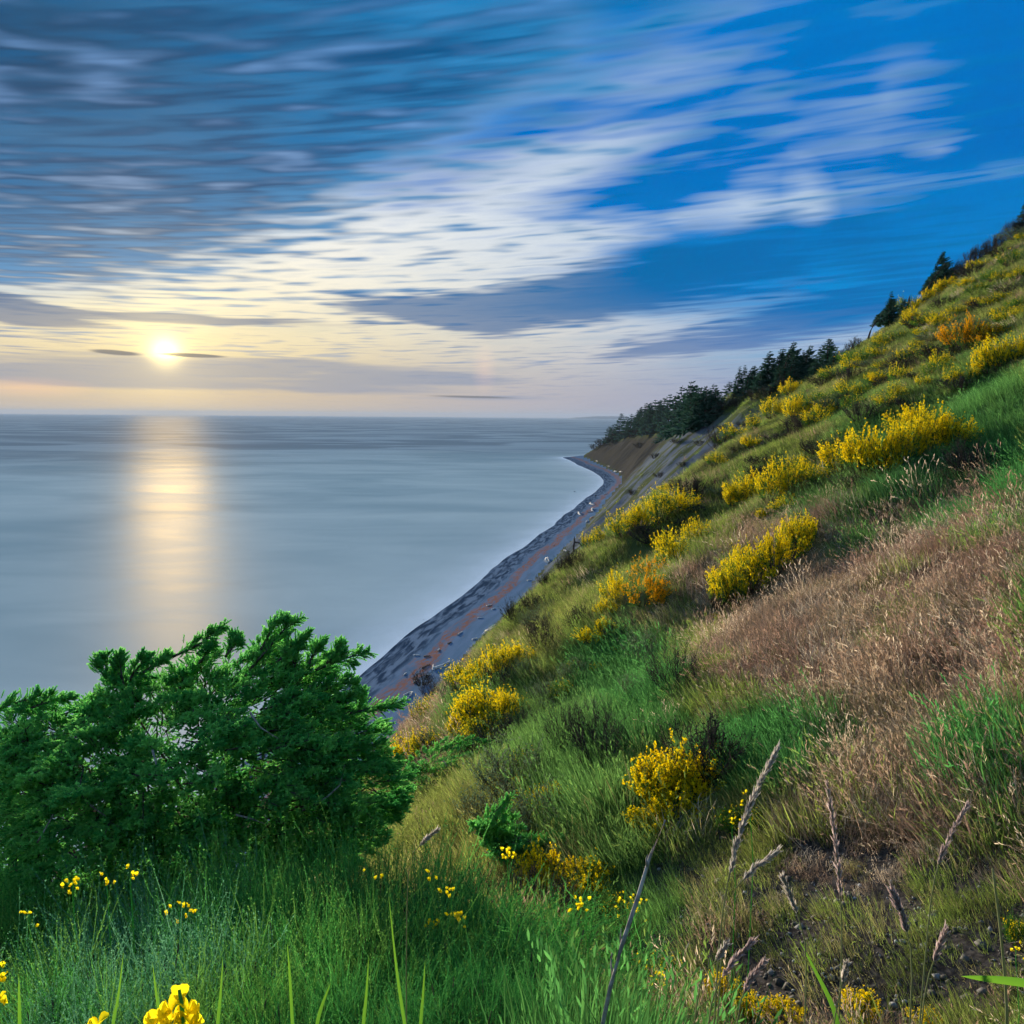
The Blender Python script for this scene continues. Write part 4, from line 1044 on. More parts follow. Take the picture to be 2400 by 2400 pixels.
add_shrub(1250 + 260 * F5, 780 + 1520 * F5, 150 * F5, 120 * F5, 'dark', 'purplish leafless shrub jutting over the beach below the snag', 'dark shrubs on the hillside')
add_shrub(1250 + 200 * F5, 780 + 1560 * F5, 120 * F5, 100 * F5, 'dark', 'outer purplish shrub at the bluff edge over the beach', 'dark shrubs on the hillside')
add_shrub(1250 + 110 * F5, 780 + 1640 * F5, 150 * F5, 90 * F5, 'dark', 'dark shrub seaward of the bare scree chute', 'dark shrubs on the hillside')

rim_shr = [(1845, 905), (1800, 925), (1765, 935), (1730, 948), (1700, 958), (1672, 972), (1648, 985), (1620, 1000), (1590, 1008), (1560, 1010), (1530, 1006), (1500, 1004), (1475, 1003), (1450, 1004), (1430, 1010), (1412, 1018), (1398, 1028)]
for i, (x, y) in enumerate(sorted(rim_shr)):
    add_shrub(x, y + 4, 42 if x > 1640 else 34, 24 if x > 1640 else 16, 'dark', 'dark brush at the bluff rim, %s from the headland tip' % ORD[i], 'dark brush along the rim')
for i, (x, y) in enumerate(sorted([(1740, 1000), (1690, 1010), (1640, 1045), (1585, 1040), (1535, 1075), (1600, 1095), (1660, 1080), (1545, 1120), (1500, 1050), (1720, 1060), (1770, 990), (1480, 1160), (1560, 1150)])):
    add_shrub(x, y, 26, 13, 'dark', 'low dark tuft growing on the bare bluff face, %s from the sea' % ORD[i], 'dark tufts on the bluff face')

wr_ = np.random.default_rng(61)
weeds = [(1060, 1640), (1130, 1690), (1180, 1620), (1240, 1590), (1290, 1660), (1350, 1600), (1400, 1700), (1180, 1770), (1250, 1730), (1330, 1760), (1420, 1800), (1490, 1640), (1530, 1560), (1110, 1800), (1200, 1860), (1260, 1960), (1150, 1930), (1660, 1830), (1010, 1760), (1350, 1480), (1440, 1500), (1260, 1500), (1590, 1620)]
for i, (x, y) in enumerate(sorted(weeds)):
    kd = ('sage', 'bare', 'dark', 'sage')[i % 4]
    P = place(x, y); k_ = 2400 / (2 * HALF * project(P)[2]); w_ = wr_.uniform(.8, 1.5)
    o = add_shrub(x, y, w_ * k_, w_ * .75 * k_, kd, '%s weed bush in the rough lower slope, %s from the spruce' % ({'sage': 'pale green', 'bare': 'leafless grey', 'dark': 'dull dark green'}[kd], (ORD + ['twenty-first', 'twenty-second', 'twenty-third', 'twenty-fourth', 'twenty-fifth', 'twenty-sixth', 'twenty-seventh', 'twenty-eighth', 'twenty-ninth', 'thirtieth'])[i]), 'weeds on the lower slope', name='weed_bush')

us_ = np.random.default_rng(83)
ups = [(1930, 905), (1990, 890), (2040, 860), (2080, 905), (2120, 840), (2150, 890), (2190, 800), (2230, 850), (2260, 780), (2300, 720), (2340, 760), (2370, 690), (2210, 720), (2150, 770), (2280, 650), (2350, 600), (2390, 560), (2010, 940), (2110, 960), (1960, 960), (1880, 1000), (1830, 1040), (1790, 1090), (1860, 1100), (1700, 1160), (1640, 1200), (1610, 1230)]
for i, (x, y) in enumerate(sorted(ups)):
    add_shrub(x, y, us_.uniform(50, 95), us_.uniform(16, 30), ('dark', 'dark', 'sage')[i % 3], '%s scrub patch between broom bushes upslope, number %s from the sea' % (('dusky dark', 'dusky dark', 'grey-green')[i % 3], number_word(i + 1)), 'scrub patches on the upper slope', name='scrub_bush')

# crooked snag standing out against the beach
P = place(1250 + 265 * F5, 780 + 1430 * F5); hh = px_size(P, 110 * F5)
sn = obj('snag', None, loc=tuple(P)); tag(sn, 'crooked dark snag like a bent arm against the beach', 'dead tree')
V, T = polytube([(0, 0, -.4), (-.05 * hh, 0, .4 * hh), (.0, 0, .75 * hh), (-.02 * hh, 0, 1.05 * hh)], [.07 * hh, .055 * hh, .05 * hh, .015 * hh]); obj('trunk', new_mesh('trunk', V, T), M_DARKTWIG, sn)
V, T = polytube([(0, 0, .72 * hh), (.28 * hh, 0, .66 * hh), (.42 * hh, 0, .5 * hh), (.36 * hh, 0, .1 * hh), (.38 * hh, 0, -.3 * hh)], [.05 * hh, .05 * hh, .045 * hh, .035 * hh, .03 * hh]); obj('branch', new_mesh('branch', V, T), M_DARKTWIG, sn)

# ------------------------------------------------------------------ driftwood, boulders, far things
M_DRIFT = bark_material('driftwood', (.42, .40, .38), (.72, .69, .66), 3)
M_DRIFT2 = bark_material('brown_driftwood', (.16, .10, .075), (.34, .24, .18), 3)
M_ROCK = bark_material('shore_rock', (.03, .034, .04), (.075, .08, .09), 2)
dr = np.random.default_rng(33)
def log_mesh(L, rad, bend, stubs=1):
    k = 8; t = np.linspace(0, 1, k)
    C = np.stack([(t - .5) * L, bend * np.sin(t * 3.1) * L + dr.normal(0, .006 * L, k), rad * .7 + dr.normal(0, .04 * rad, k)], -1)
    parts = [tubes(C[None], rad * np.linspace(1.25, .55, k) * dr.uniform(.9, 1.1, k), 7)[:2]]
    for _ in range(stubs):
        q = dr.uniform(.25, .8); p, d = on_line(C[None], np.array([0]), np.array([q]))
        e = p[0] + np.array([dr.uniform(-.05, .12) * L, dr.uniform(-.16, .16) * L, dr.uniform(.3, 1.8) * rad])
        parts.append(tubes(np.stack([p[0], (p[0] + e) / 2 + dr.normal(0, .02 * L, 3) * np.array([1, 1, 0]), e])[None], np.array([.5, .38, .2]) * rad, 5)[:2])
    return new_mesh('driftwood_log', *join(*parts))
FB = 500 / 1932; OB = (850, 1250); OC = (1280, 950)
logs = [(OB, FB, 1140, 870, 1205, 830, 'white', 'pale log beside the dark shrub edge'), (OB, FB, 1085, 930, 1110, 895, 'white', 'short pale log below the forked pair'), (OB, FB, 1120, 890, 1195, 850, 'white', 'long pale log touching the bluff foot'),
        (OB, FB, 640, 1240, 785, 1170, 'white', 'longest pale log lying below the brown brow'), (OB, FB, 640, 1225, 720, 1195, 'white', 'thin pale log beside the longest log'), (OB, FB, 645, 1225, 640, 1195, 'white', 'bright stub upright-looking end by the longest log'), (OB, FB, 690, 1225, 770, 1205, 'white', 'slender pole just under the longest log'),
        (OB, FB, 310, 1555, 420, 1495, 'white', 'bright bent log near the spruce tips'), (OB, FB, 375, 1470, 440, 1440, 'white', 'upper pale log above the bent one'), (OB, FB, 425, 1480, 450, 1440, 'white', 'short crossing log above the bent one'), (OB, FB, 470, 1108, 510, 1108, 'white', 'pinkish stubby log alone on the wet shingle'),
        (OB, FB, 860, 925, 900, 895, 'white', 'orange-white log on the wrack line'), (OB, FB, 1125, 660, 1165, 648, 'white', 'small pale log at the upper wrack line'), (OB, FB, 1055, 770, 1075, 768, 'white', 'little pale log amid orange wrack'), (OB, FB, 1665, 240, 1680, 270, 'white', 'bright log slanting downslope below the dark shrubs'),
        (OB, FB, 1815, 130, 1855, 142, 'white', 'pale log lying near the snag'), (OB, FB, 540, 1225, 610, 1190, 'brown', 'brown pole crossing the wrack band'), (OB, FB, 560, 1120, 610, 1112, 'brown', 'thin brown pole on the wet side of the wrack'), (OB, FB, 30, 1510, 70, 1495, 'brown', 'brown stick low on the beach by the spruce'),
        (OB, FB, 580, 1292, 605, 1285, 'white', 'tiny pale log under the longest log'), (OB, FB, 1500, 430, 1520, 425, 'white', 'tiny pale log on the far wrack'), (OB, FB, 380, 1285, 392, 1270, 'white', 'small bright chunk on the near wrack'), (OB, FB, 1180, 690, 1192, 684, 'white', 'tiny white chunk above the small pale log'), (OB, FB, 470, 1350, 482, 1340, 'white', 'tiny white chunk on blue shingle'), (OB, FB, 1010, 962, 1024, 958, 'white', 'tiny white chunk by the bluff foot'),
        (OB, FB, 685, 1068, 697, 1052, 'white', 'tiny white chunk in the middle wrack'), (OB, FB, 780, 1000, 800, 990, 'brown', 'tiny brown chunk in the middle wrack'),
        (OC, FZ, 770, 748, 820, 755, 'white', 'white log in the bay under the headland'), (OC, FZ, 830, 755, 865, 765, 'white', 'second white log in the bay'), (OC, FZ, 695, 680, 730, 690, 'white', 'pale log farther round the bay'), (OC, FZ, 540, 622, 620, 650, 'white', 'long pale drift line log under the headland slope'),
        (OC, FZ, 370, 1222, 395, 1246, 'white', 'bright log lying alone on the lower bay beach'), (OC, FZ, 465, 1215, 530, 1210, 'brown', 'dark log at the foot of the scree fan'), (OC, FZ, 505, 1280, 545, 1262, 'brown', 'dark root mass below the scree fan'), (OC, FZ, 520, 1170, 535, 1210, 'white', 'pale branch standing by the scree fan logs'), (OC, FZ, 500, 1115, 550, 1130, 'white', 'pale jumble log above the scree fan'),
        (OC, FZ, 660, 1010, 690, 1000, 'white', 'small pale log at the scree edge'), (OC, FZ, 10, 1740, 22, 1790, 'white', 'white log pointing down the beach near the purple shrubs'), (OC, FZ, 195, 1615, 240, 1632, 'white', 'white log beside the crooked snag'), (OC, FZ, 460, 1330, 472, 1310, 'white', 'tiny white log below the scree fan')]
for (o0, f, x0, y0, x1, y1, colr, lab) in logs:
    a = place(o0[0] + x0 * f, o0[1] + y0 * f); b = place(o0[0] + x1 * f, o0[1] + y1 * f)
    v = b - a; L = float(np.linalg.norm(v[:2])); L = min(max(L, 1.6), 16.)
    rad = float(np.clip(.06 * L, .2, .5)); c_ = (a + b) / 2; c_[2] = height(c_[0], c_[1])
    o = obj('driftwood_log', log_mesh(L, rad, dr.uniform(-.06, .06), int(dr.integers(0, 3))), M_DRIFT if colr == 'white' else M_DRIFT2, loc=tuple(c_))
    s0 = height(c_[0] + math.cos(math.atan2(v[1], v[0])) * L / 2, c_[1] + math.sin(math.atan2(v[1], v[0])) * L / 2) - height(c_[0] - math.cos(math.atan2(v[1], v[0])) * L / 2, c_[1] - math.sin(math.atan2(v[1], v[0])) * L / 2)
    o.rotation_euler = (0, -math.atan2(s0, L), math.atan2(v[1], v[0]))
    tag(o, lab, 'driftwood', 'driftwood on the beach')
def rock_mesh(seed):
    r = np.random.default_rng(seed); th = np.linspace(0, math.pi, 7); ph = np.linspace(0, 2 * math.pi, 11)[:-1]
    V = [(math.sin(a) * math.cos(b), math.sin(a) * math.sin(b), math.cos(a) * .6) for a in th for b in ph]; V = np.array(V)
    V = V * (1 + .22 * np.array([math.sin(3 * x + seed) * math.cos(4 * y) + math.sin(5 * z_ + seed) for x, y, z_ in V]) * .5)[:, None]
    n_ = 10; q = np.array([[i * n_ + j, i * n_ + (j + 1) % n_, (i + 1) * n_ + (j + 1) % n_, (i + 1) * n_ + j] for i in range(6) for j in range(n_)], np.int32)
    return new_mesh('boulder', V, quads=q)
rocks = [rock_mesh(i) for i in range(3)]
for i, (o0, f, x, y, w, lab) in enumerate([(OC, FZ, 560, 1025, 26, 'square dark boulder on the bay beach'), (OC, FZ, 322, 980, 20, 'dark rock awash off the bay'), (OC, FZ, 90, 1590, 14, 'dark rock at the edge of wet shingle'), (OB, FB, 1622, 12, 18, 'dark rock awash near the upper shoreline'), (OB, FB, 1410, 235, 14, 'dark rock awash at the middle shoreline'),
                                           (OB, FB, 1490, 168, 10, 'small dark rock awash between two others'), (OB, FB, 1065, 470, 12, 'low dark rock at the foam edge'), (OB, FB, 605, 790, 12, 'small rock at the lower foam edge'), (OB, FB, 550, 786, 8, 'tiny rock beyond the lower foam edge'), (OB, FB, 1735, 115, 14, 'small dark rock on upper wet shingle')]):
    P = place(o0[0] + x * f, o0[1] + y * f)
    if P[2] < -.2:
        d = ray(o0[0] + x * f, o0[1] + y * f); P = d * (H / -d[2]); P[2] = 0.
    w_ = px_size(P, w * f) / 2
    o = obj('boulder', rocks[i % 3], M_ROCK, loc=(P[0], P[1], max(P[2], 0) + .12 * w_)); o.scale = (w_, w_ * .85, w_); o.rotation_euler = (0, 0, i * 1.3)
    tag(o, lab, 'rock', 'boulders by the water')

# small lookout frame on the brow of the headland, and low land on the horizon
P = place(1280 + 628 * FZ, 950 + 318 * FZ); w_ = px_size(P, 30 * FZ); h_ = px_size(P, 38 * FZ)
lo = obj('lookout_frame', None, loc=tuple(P)); tag(lo, 'tiny dark post frame on the brow of the headland', 'lookout')
def box_me(name, x0, x1, y0, y1, z0, z1):
    V = np.array([(x, y, z) for x in (x0, x1) for y in (y0, y1) for z in (z0, z1)]); q = np.array([[0, 1, 3, 2], [4, 6, 7, 5], [0, 4, 5, 1], [2, 3, 7, 6], [0, 2, 6, 4], [1, 5, 7, 3]], np.int32)
    return new_mesh(name, V, quads=q)
for sx in (-1, 1):
    for sy in (-1, 1): obj('post', box_me('post', sx * w_ / 2 - .15, sx * w_ / 2 + .15, sy * w_ / 2 - .15, sy * w_ / 2 + .15, -2., h_), M_DARKTWIG, lo)
obj('roof', box_me('roof', -w_ * .62, w_ * .62, -w_ * .62, w_ * .62, h_ + .003, h_ + .5), M_DARKTWIG, lo)
xs = np.linspace(1700, 4150, 60); prof = 80 * np.clip(np.sin((xs - 1700) / 2450 * math.pi), 0, 1) ** .6 * (1 + .25 * fbm(xs / 260., xs * 0 + 2, 3))
V = np.concatenate([np.stack([xs, np.full(60, 24000.), np.full(60, -5.)], -1), np.stack([xs, np.full(60, 24500.), prof], -1), np.stack([xs, np.full(60, 26000.), np.full(60, -5.)], -1)])
q = np.array([[r0 * 60 + i, r0 * 60 + i + 1, (r0 + 1) * 60 + i + 1, (r0 + 1) * 60 + i] for r0 in range(2) for i in range(59)], np.int32)
m, gg, out = material('distant_land'); principled(gg, out, (.06, .08, .10), .9, .1)
tag(obj('far_shore', new_mesh('far_shore', V, quads=q, smooth=True), m), kind='structure')
# ------------------------------------------------------------------ the wind-clipped spruce at the near edge
sr = np.random.default_rng(44)
def shoot_template(seed, L=.068, nn=13):
    """One needle shoot along +Z: a thin stem bristling with needles."""
    r = np.random.default_rng(seed)
    t = np.linspace(.02, 1, nn); az = np.arange(nn) * 2.4 + r.normal(0, .2, nn)
    p = np.stack([0 * t, 0 * t, t * L], -1)
    out_ = np.stack([np.cos(az), np.sin(az), 0 * az], -1)
    d = unit(out_ * (1 - .55 * t)[:, None] + np.array([0, 0, 1.]) * (.40 + .8 * t)[:, None])
    nl = .027 * (1 - .35 * t) * r.uniform(.8, 1.2, nn)
    w = unit(np.cross(d, out_ + np.array([0, 0, .01]))) * .0088
    V = np.stack([p - w, p + w, p + d * nl[:, None]], 1).reshape(-1, 3)
    T = np.arange(nn * 3).reshape(-1, 3)
    sv, stt, _ = tubes(np.array([[[0, 0, -.02], [0, 0, L]]]), np.array([.006, .003]), 3)
    return join((V, T), (sv, stt))
SHOOT = shoot_template(1)
M_SPRUCE = leaf_material('spruce_needle', (.065, .36, .085), (.27, .68, .16), .5)
M_SPBARK = bark_material('spruce_bark', (.05, .04, .035), (.13, .11, .10), 18)

def sprays(Pt, Dr, Ln, r, ns=30):
    """Flat boughs: at each point a twig with side twigs, all ending in shoots. Returns shoot positions, directions, twig lines."""
    n = len(Pt); D = unit(Dr); up = np.array([0, 0, 1.])
    nrm = unit(np.cross(np.cross(D, up + r.normal(0, .25, (n, 3))), D)); sd = np.cross(D, nrm)
    i = np.repeat(np.arange(n), ns); q = r.uniform(0, 1, n * ns) ** .8
    sgn = np.where(r.random(n * ns) < .5, -1, 1); lat = r.uniform(0, 1, n * ns) * (1.05 - q) * .75
    p = Pt[i] + D[i] * (Ln[i] * q)[:, None] + sd[i] * (sgn * lat * Ln[i] * .62)[:, None] + D[i] * (lat * Ln[i] * .45)[:, None] + nrm[i] * (r.normal(0, .05, n * ns) - .18 * lat ** 2)[:, None] * Ln[i][:, None]
    d = unit(D[i] * .8 + sd[i] * (sgn * (.35 + .5 * lat))[:, None] + nrm[i] * r.normal(.22, .25, n * ns)[:, None])
    # twigs: spine of each bough and side twigs to a share of the shoots
    spine = Pt[:, None] + D[:, None] * (Ln[:, None] * np.linspace(0, 1, 4)[None])[..., None]
    k = r.random(n * ns) < .14
    sp = Pt[i] + D[i] * (Ln[i] * np.clip(q - .05, 0, 1))[:, None]
    sidet = np.stack([sp[k], (sp[k] + p[k]) / 2 + D[i][k] * .02, p[k]], 1)
    return p, d, spine, sidet

def depth_at(x, y): return float(project(place(x, y))[2])
def crop_poly(pts, o0, f): return [(o0[0] + x * f, o0[1] + y * f) for x, y in pts]
def spruce(name, poly, leaders, depth, bulge, npad, label, pad=.42, base_px=None, ns=30, trunk_r=.09, dead=(), nlimb=26):
    poly = np.array(poly); lo_, hi_ = poly.min(0), poly.max(0)
    ctr = sr.uniform(lo_, hi_, (max(npad // 2, 30), 2)); ctr = ctr[in_poly(ctr[:, 0], ctr[:, 1], poly)]
    pts = ctr[sr.integers(0, len(ctr), npad * 6)] + sr.normal(0, 21, (npad * 6, 2)) * np.array([1.35, .8]); pts = pts[in_poly(pts[:, 0], pts[:, 1], poly)][:npad * 2]   # boughs in clumps with dark gaps between
    lump = fbm(pts[:, 0] / 70., pts[:, 1] / 48., 3)
    # distance to the outline gives the crown its roundness
    a = poly; b = np.roll(poly, -1, 0); ab = b - a
    tt = np.clip(((pts[:, None] - a) * ab).sum(-1) / (ab ** 2).sum(-1), 0, 1); e = np.linalg.norm(pts[:, None] - (a + ab * tt[..., None]), axis=-1).min(1)
    k = e > 8; pts, e, lump = pts[k][:npad], e[k][:npad], lump[k][:npad]; n = len(pts)
    rnd = (1 - np.exp(-e / 130.))
    layer = sr.random(n); back = layer < .34
    dep = depth - bulge * rnd * np.where(back, -.55, 1.) - lump * 1.05 * rnd + sr.normal(0, .10, n)
    P = ray(pts[:, 0], pts[:, 1]) * dep[:, None]; P[:, 2] += H
    c2 = poly.mean(0); cc = ray(c2[0], c2[1]) * depth; cc[2] += H
    outw = unit(P - cc); view = unit(-(P - np.array([0, 0, H])))
    Dr = unit(outw * .75 + np.array([.55, 0, .12]) + view * .45 * (~back)[:, None] + sr.normal(0, .30, (n, 3)) * np.array([1, 1, .7]))
    Ln = pad * sr.uniform(.65, 1.25, n) * np.clip(.5 + e / 90., .5, 1)
    P = P - Dr * (Ln * .8)[:, None]
    for ld in leaders:                                  # side sprays feather the leaders
        q = np.array(ld); m_ = 6; seg = np.linspace(.0, .78, m_) * (len(q) - 1); x = np.interp(seg, np.arange(len(q)), q[:, 0]); y = np.interp(seg, np.arange(len(q)), q[:, 1])
        w0 = ray(x, y) * (depth - .25 * bulge); w0[:, 2] += H
        e1 = ray(q[-1, 0], q[-1, 1]) * (depth - .25 * bulge); e1[2] += H; dl = unit(e1 - w0[0])
        P = np.concatenate([P, w0]); Dr = np.concatenate([Dr, unit(dl + sr.normal(0, .35, (m_, 3)))]); Ln = np.concatenate([Ln, np.linspace(.26, .08, m_)])
    p, d, spine, sidet = sprays(P, Dr, Ln, sr, ns)
    # long leaders that break the outline
    LC = []
    for ld in leaders:
        q = np.array(ld); u_ = np.linspace(0, 1, 6); seg = np.linspace(0, len(q) - 1, 6); x = np.interp(seg, np.arange(len(q)), q[:, 0]); y = np.interp(seg, np.arange(len(q)), q[:, 1])
        w_ = ray(x, y) * (depth - .25 * bulge); w_[:, 2] += H; LC.append(w_)
    LC = np.array(LC) if LC else np.zeros((0, 6, 3))
    if len(LC):
        ln = np.linalg.norm(LC[:, -1] - LC[:, 0], axis=1); per = np.maximum((ln / .011).astype(int), 12)
        i = np.repeat(np.arange(len(LC)), per); q = np.concatenate([np.linspace(.05, 1, m_) for m_ in per])
        lp, ld_ = on_line(LC, i, q); nn = len(lp); sd = unit(np.cross(ld_, view.mean(0))) * np.where(np.arange(nn) % 2, 1, -1)[:, None]
        tip = (q > .97)[:, None]
        dd = unit(ld_ * 1. + sd * .75 * ~tip + sr.normal(0, .28, (nn, 3)))
        off = (1 - q)[:, None] * sr.uniform(0, .20, nn)[:, None]
        p = np.concatenate([p, lp + dd * off]); d = np.concatenate([d, dd])
    ns_ = len(p)
    sc = sr.uniform(.75, 1.25, ns_)
    V, T = bake(SHOOT[0], SHOOT[1], frames(d, sr.uniform(0, 6.28, ns_), sc), p)
    rn = sr.normal(.5, .2, ns_); rn[:len(P) * ns] += np.repeat(sr.normal(0, .28, len(P)), ns); rn = np.clip(rn, 0, 1)
    # trunk and limbs from the ground up into the crown
    bx = cc if base_px is None else None
    if base_px is not None:
        g_ = ray(*base_px) * depth; foot = np.array([g_[0], g_[1], 0.])
    else: foot = cc.copy()
    foot[2] = height(foot[0], foot[1]) - .15
    root = obj(name, None, loc=tuple(foot)); tag(root, label, 'tree')
    o = obj('foliage', new_mesh('foliage', V - foot, T, attrs={'rnd': spread_attr(rn, len(SHOOT[0]))}), M_SPRUCE, root); o['kind'] = 'stuff'
    tw = tubes(spine, np.array([.009, .007, .005, .003]), 4)[:2]; tw2 = tubes(sidet, np.array([.004, .003, .002]), 3)[:2]
    parts = [tw, tw2]
    if len(LC): parts.append(tubes(LC, np.linspace(.016, .003, 6), 4)[:2])
    V, T = join(*parts); obj('twigs', new_mesh('twigs', V - foot, T), M_SPBARK, root)['kind'] = 'stuff'
    top = cc + np.array([.1, .1, .15])
    mid = foot * .45 + top * .55 + np.array([-.15, .1, 0])
    tv = polytube([foot - foot, mid * .5 + foot * .5 - foot + np.array([.05, 0, 0]), mid - foot, top - foot], [trunk_r, trunk_r * .85, trunk_r * .65, trunk_r * .25], 8)
    obj('trunk', new_mesh('trunk', *tv), M_SPBARK, root)
    pick = sr.choice(n, min(nlimb, n), replace=False)
    for j in pick:
        s0 = foot + (mid - foot) * sr.uniform(.25, 1.); e0 = P[j]
        m1 = s0 * .5 + e0 * .5 + np.array([0, 0, -.10]) + sr.normal(0, .10, 3)
        V, T = polytube([s0 - foot, s0 * .75 + m1 * .25 + sr.normal(0, .04, 3) - foot, m1 - foot, e0 - foot], [.034, .026, .018, .009], 5)
        obj('limb', new_mesh('limb', V, T), M_SPBARK, root)
    for ln_ in dead:                                  # bare grey twigs showing on the crown
        q = np.array(ln_); w_ = ray(q[:, 0], q[:, 1]) * (depth - bulge * .95); w_[:, 2] += H
        V, T = polytube(list(w_ - foot), list(np.linspace(.012, .004, len(w_))), 5); obj('dead_twig', new_mesh('dead_twig', V, T), M_GREY, root)
    return root

O1 = (0, 1400)
main = crop_poly([(-120, 520), (0, 490), (180, 455), (320, 470), (470, 390), (500, 300), (560, 290), (620, 350), (720, 330), (830, 260), (900, 260), (960, 280), (1080, 240), (1150, 190), (1250, 170), (1330, 230), (1450, 280), (1560, 300), (1590, 330), (1540, 400), (1560, 470), (1680, 520), (1790, 560), (1830, 700), (1890, 820), (1850, 950), (1760, 1120), (1560, 1290), (1200, 1400), (700, 1540), (300, 1640), (-120, 1700)], O1, F4)
lead = [crop_poly(l, O1, F4) for l in ([(1130, 330), (1240, 200), (1290, 140), (1370, 90)], [(1180, 240), (1240, 130), (1280, 85)], [(780, 270), (900, 215), (960, 170), (1020, 122)], [(560, 400), (545, 320), (540, 265)], [(580, 380), (630, 310), (680, 272)], [(1430, 330), (1560, 275), (1680, 252)], [(1250, 300), (1340, 205), (1400, 172)],
                                        [(1440, 430), (1540, 395), (1605, 375)], [(1560, 530), (1700, 500), (1830, 470)], [(-60, 520), (100, 470), (200, 438)], [(140, 500), (260, 460), (330, 455)], [(480, 360), (480, 310), (465, 290)], [(1020, 270), (1060, 215), (1050, 200)], [(1330, 320), (1350, 260), (1330, 225)], [(1400, 300), (1430, 240), (1450, 235)], [(1480, 300), (1510, 245), (1530, 235)], [(650, 340), (720, 290), (750, 280)], [(1500, 480), (1600, 450), (1640, 450)], [(900, 300), (940, 250), (960, 235)])]
deadt = [crop_poly(l, O1, F4) for l in ([(1370, 965), (1480, 905), (1540, 850), (1560, 760)], [(170, 1110), (205, 1050), (240, 985)], [(370, 910), (420, 950), (480, 992)], [(1130, 520), (1180, 590), (1260, 640)], [(690, 690), (715, 780), (720, 860)], [(1070, 985), (1130, 1000), (1200, 1025)])]
spruce('spruce_tree', main, lead, 9.6, 1.9, 2150, 'big sprawling wind-clipped green spruce on the slope edge by the sea', .46, base_px=(430, 2050), dead=deadt, trunk_r=.14)
spruce('spruce_sapling', crop_poly([(500, 690), (640, 615), (760, 600), (890, 635), (935, 710), (870, 790), (740, 840), (640, 870), (500, 960), (380, 980), (330, 880), (420, 760)], O2, F4), [crop_poly(l, O2, F4) for l in ([(640, 700), (760, 640), (890, 655)], [(760, 740), (860, 720), (915, 715)])],
       depth_at(700 + 650 * F4, 1400 + 870 * F4) - .2, .5, 200, 'low spruce bough spreading below the yellow beach thicket', .45, trunk_r=.05, nlimb=8)
spruce('spruce_sapling', crop_poly([(760, 1010), (940, 900), (990, 930), (1000, 1010), (1070, 1070), (1200, 1090), (1140, 1160), (1010, 1230), (900, 1230), (820, 1130)], O2, F4), [crop_poly(l, O2, F4) for l in ([(820, 1030), (900, 960), (970, 895)], [(980, 1120), (1100, 1090), (1215, 1085)], [(900, 1170), (1040, 1150), (1140, 1150)])],
       depth_at(700 + 960 * F4, 1400 + 1240 * F4) - .2, .4, 110, 'small dark spruce beside green broom under the gully cluster', .36, trunk_r=.045, nlimb=8)

# dead grey branches beside the spruce boughs
for o0, lines, dep, lab in [(O2, [[(580, 935), (640, 860), (680, 780), (705, 700)], [(590, 890), (578, 830), (610, 800)], [(655, 740), (690, 790), (750, 860)]], 9.6, 'forked bare grey branch in front of the low spruce bough'),
                            (O2, [[(775, 910), (830, 850), (890, 780), (940, 685)], [(880, 790), (890, 730), (875, 720)], [(925, 710), (955, 680), (960, 665)]], 9.6, 'slanting bare grey branch beside the low spruce bough'),
                            (O2, [[(290, 945), (370, 940), (440, 965), (475, 985)], [(460, 980), (485, 950), (492, 925)]], 8.6, 'curved bare grey branch between spruce and broom')]:
    L0 = []
    for l in lines:
        q = np.array(crop_poly(l, o0, F4)); dep = depth_at(*crop_poly(lines[0], o0, F4)[0]) - .3; w_ = ray(q[:, 0], q[:, 1]) * dep; w_[:, 2] += H; L0.append(w_)
    f0 = L0[0][0].copy(); f0[2] = height(f0[0], f0[1])
    root = obj('dead_branch', None, loc=tuple(f0)); tag(root, lab, 'branch', 'bare branches by the spruce')
    L0[0] = np.concatenate([[f0 - np.array([0, 0, .1])], L0[0]])
    for j, w_ in enumerate(L0):
        V, T = polytube(list(w_ - f0), list(np.linspace(.022 if j == 0 else .012, .004, len(w_))), 6); obj('stem' if j == 0 else 'side_twig', new_mesh('stem', V, T), M_GREY, root)

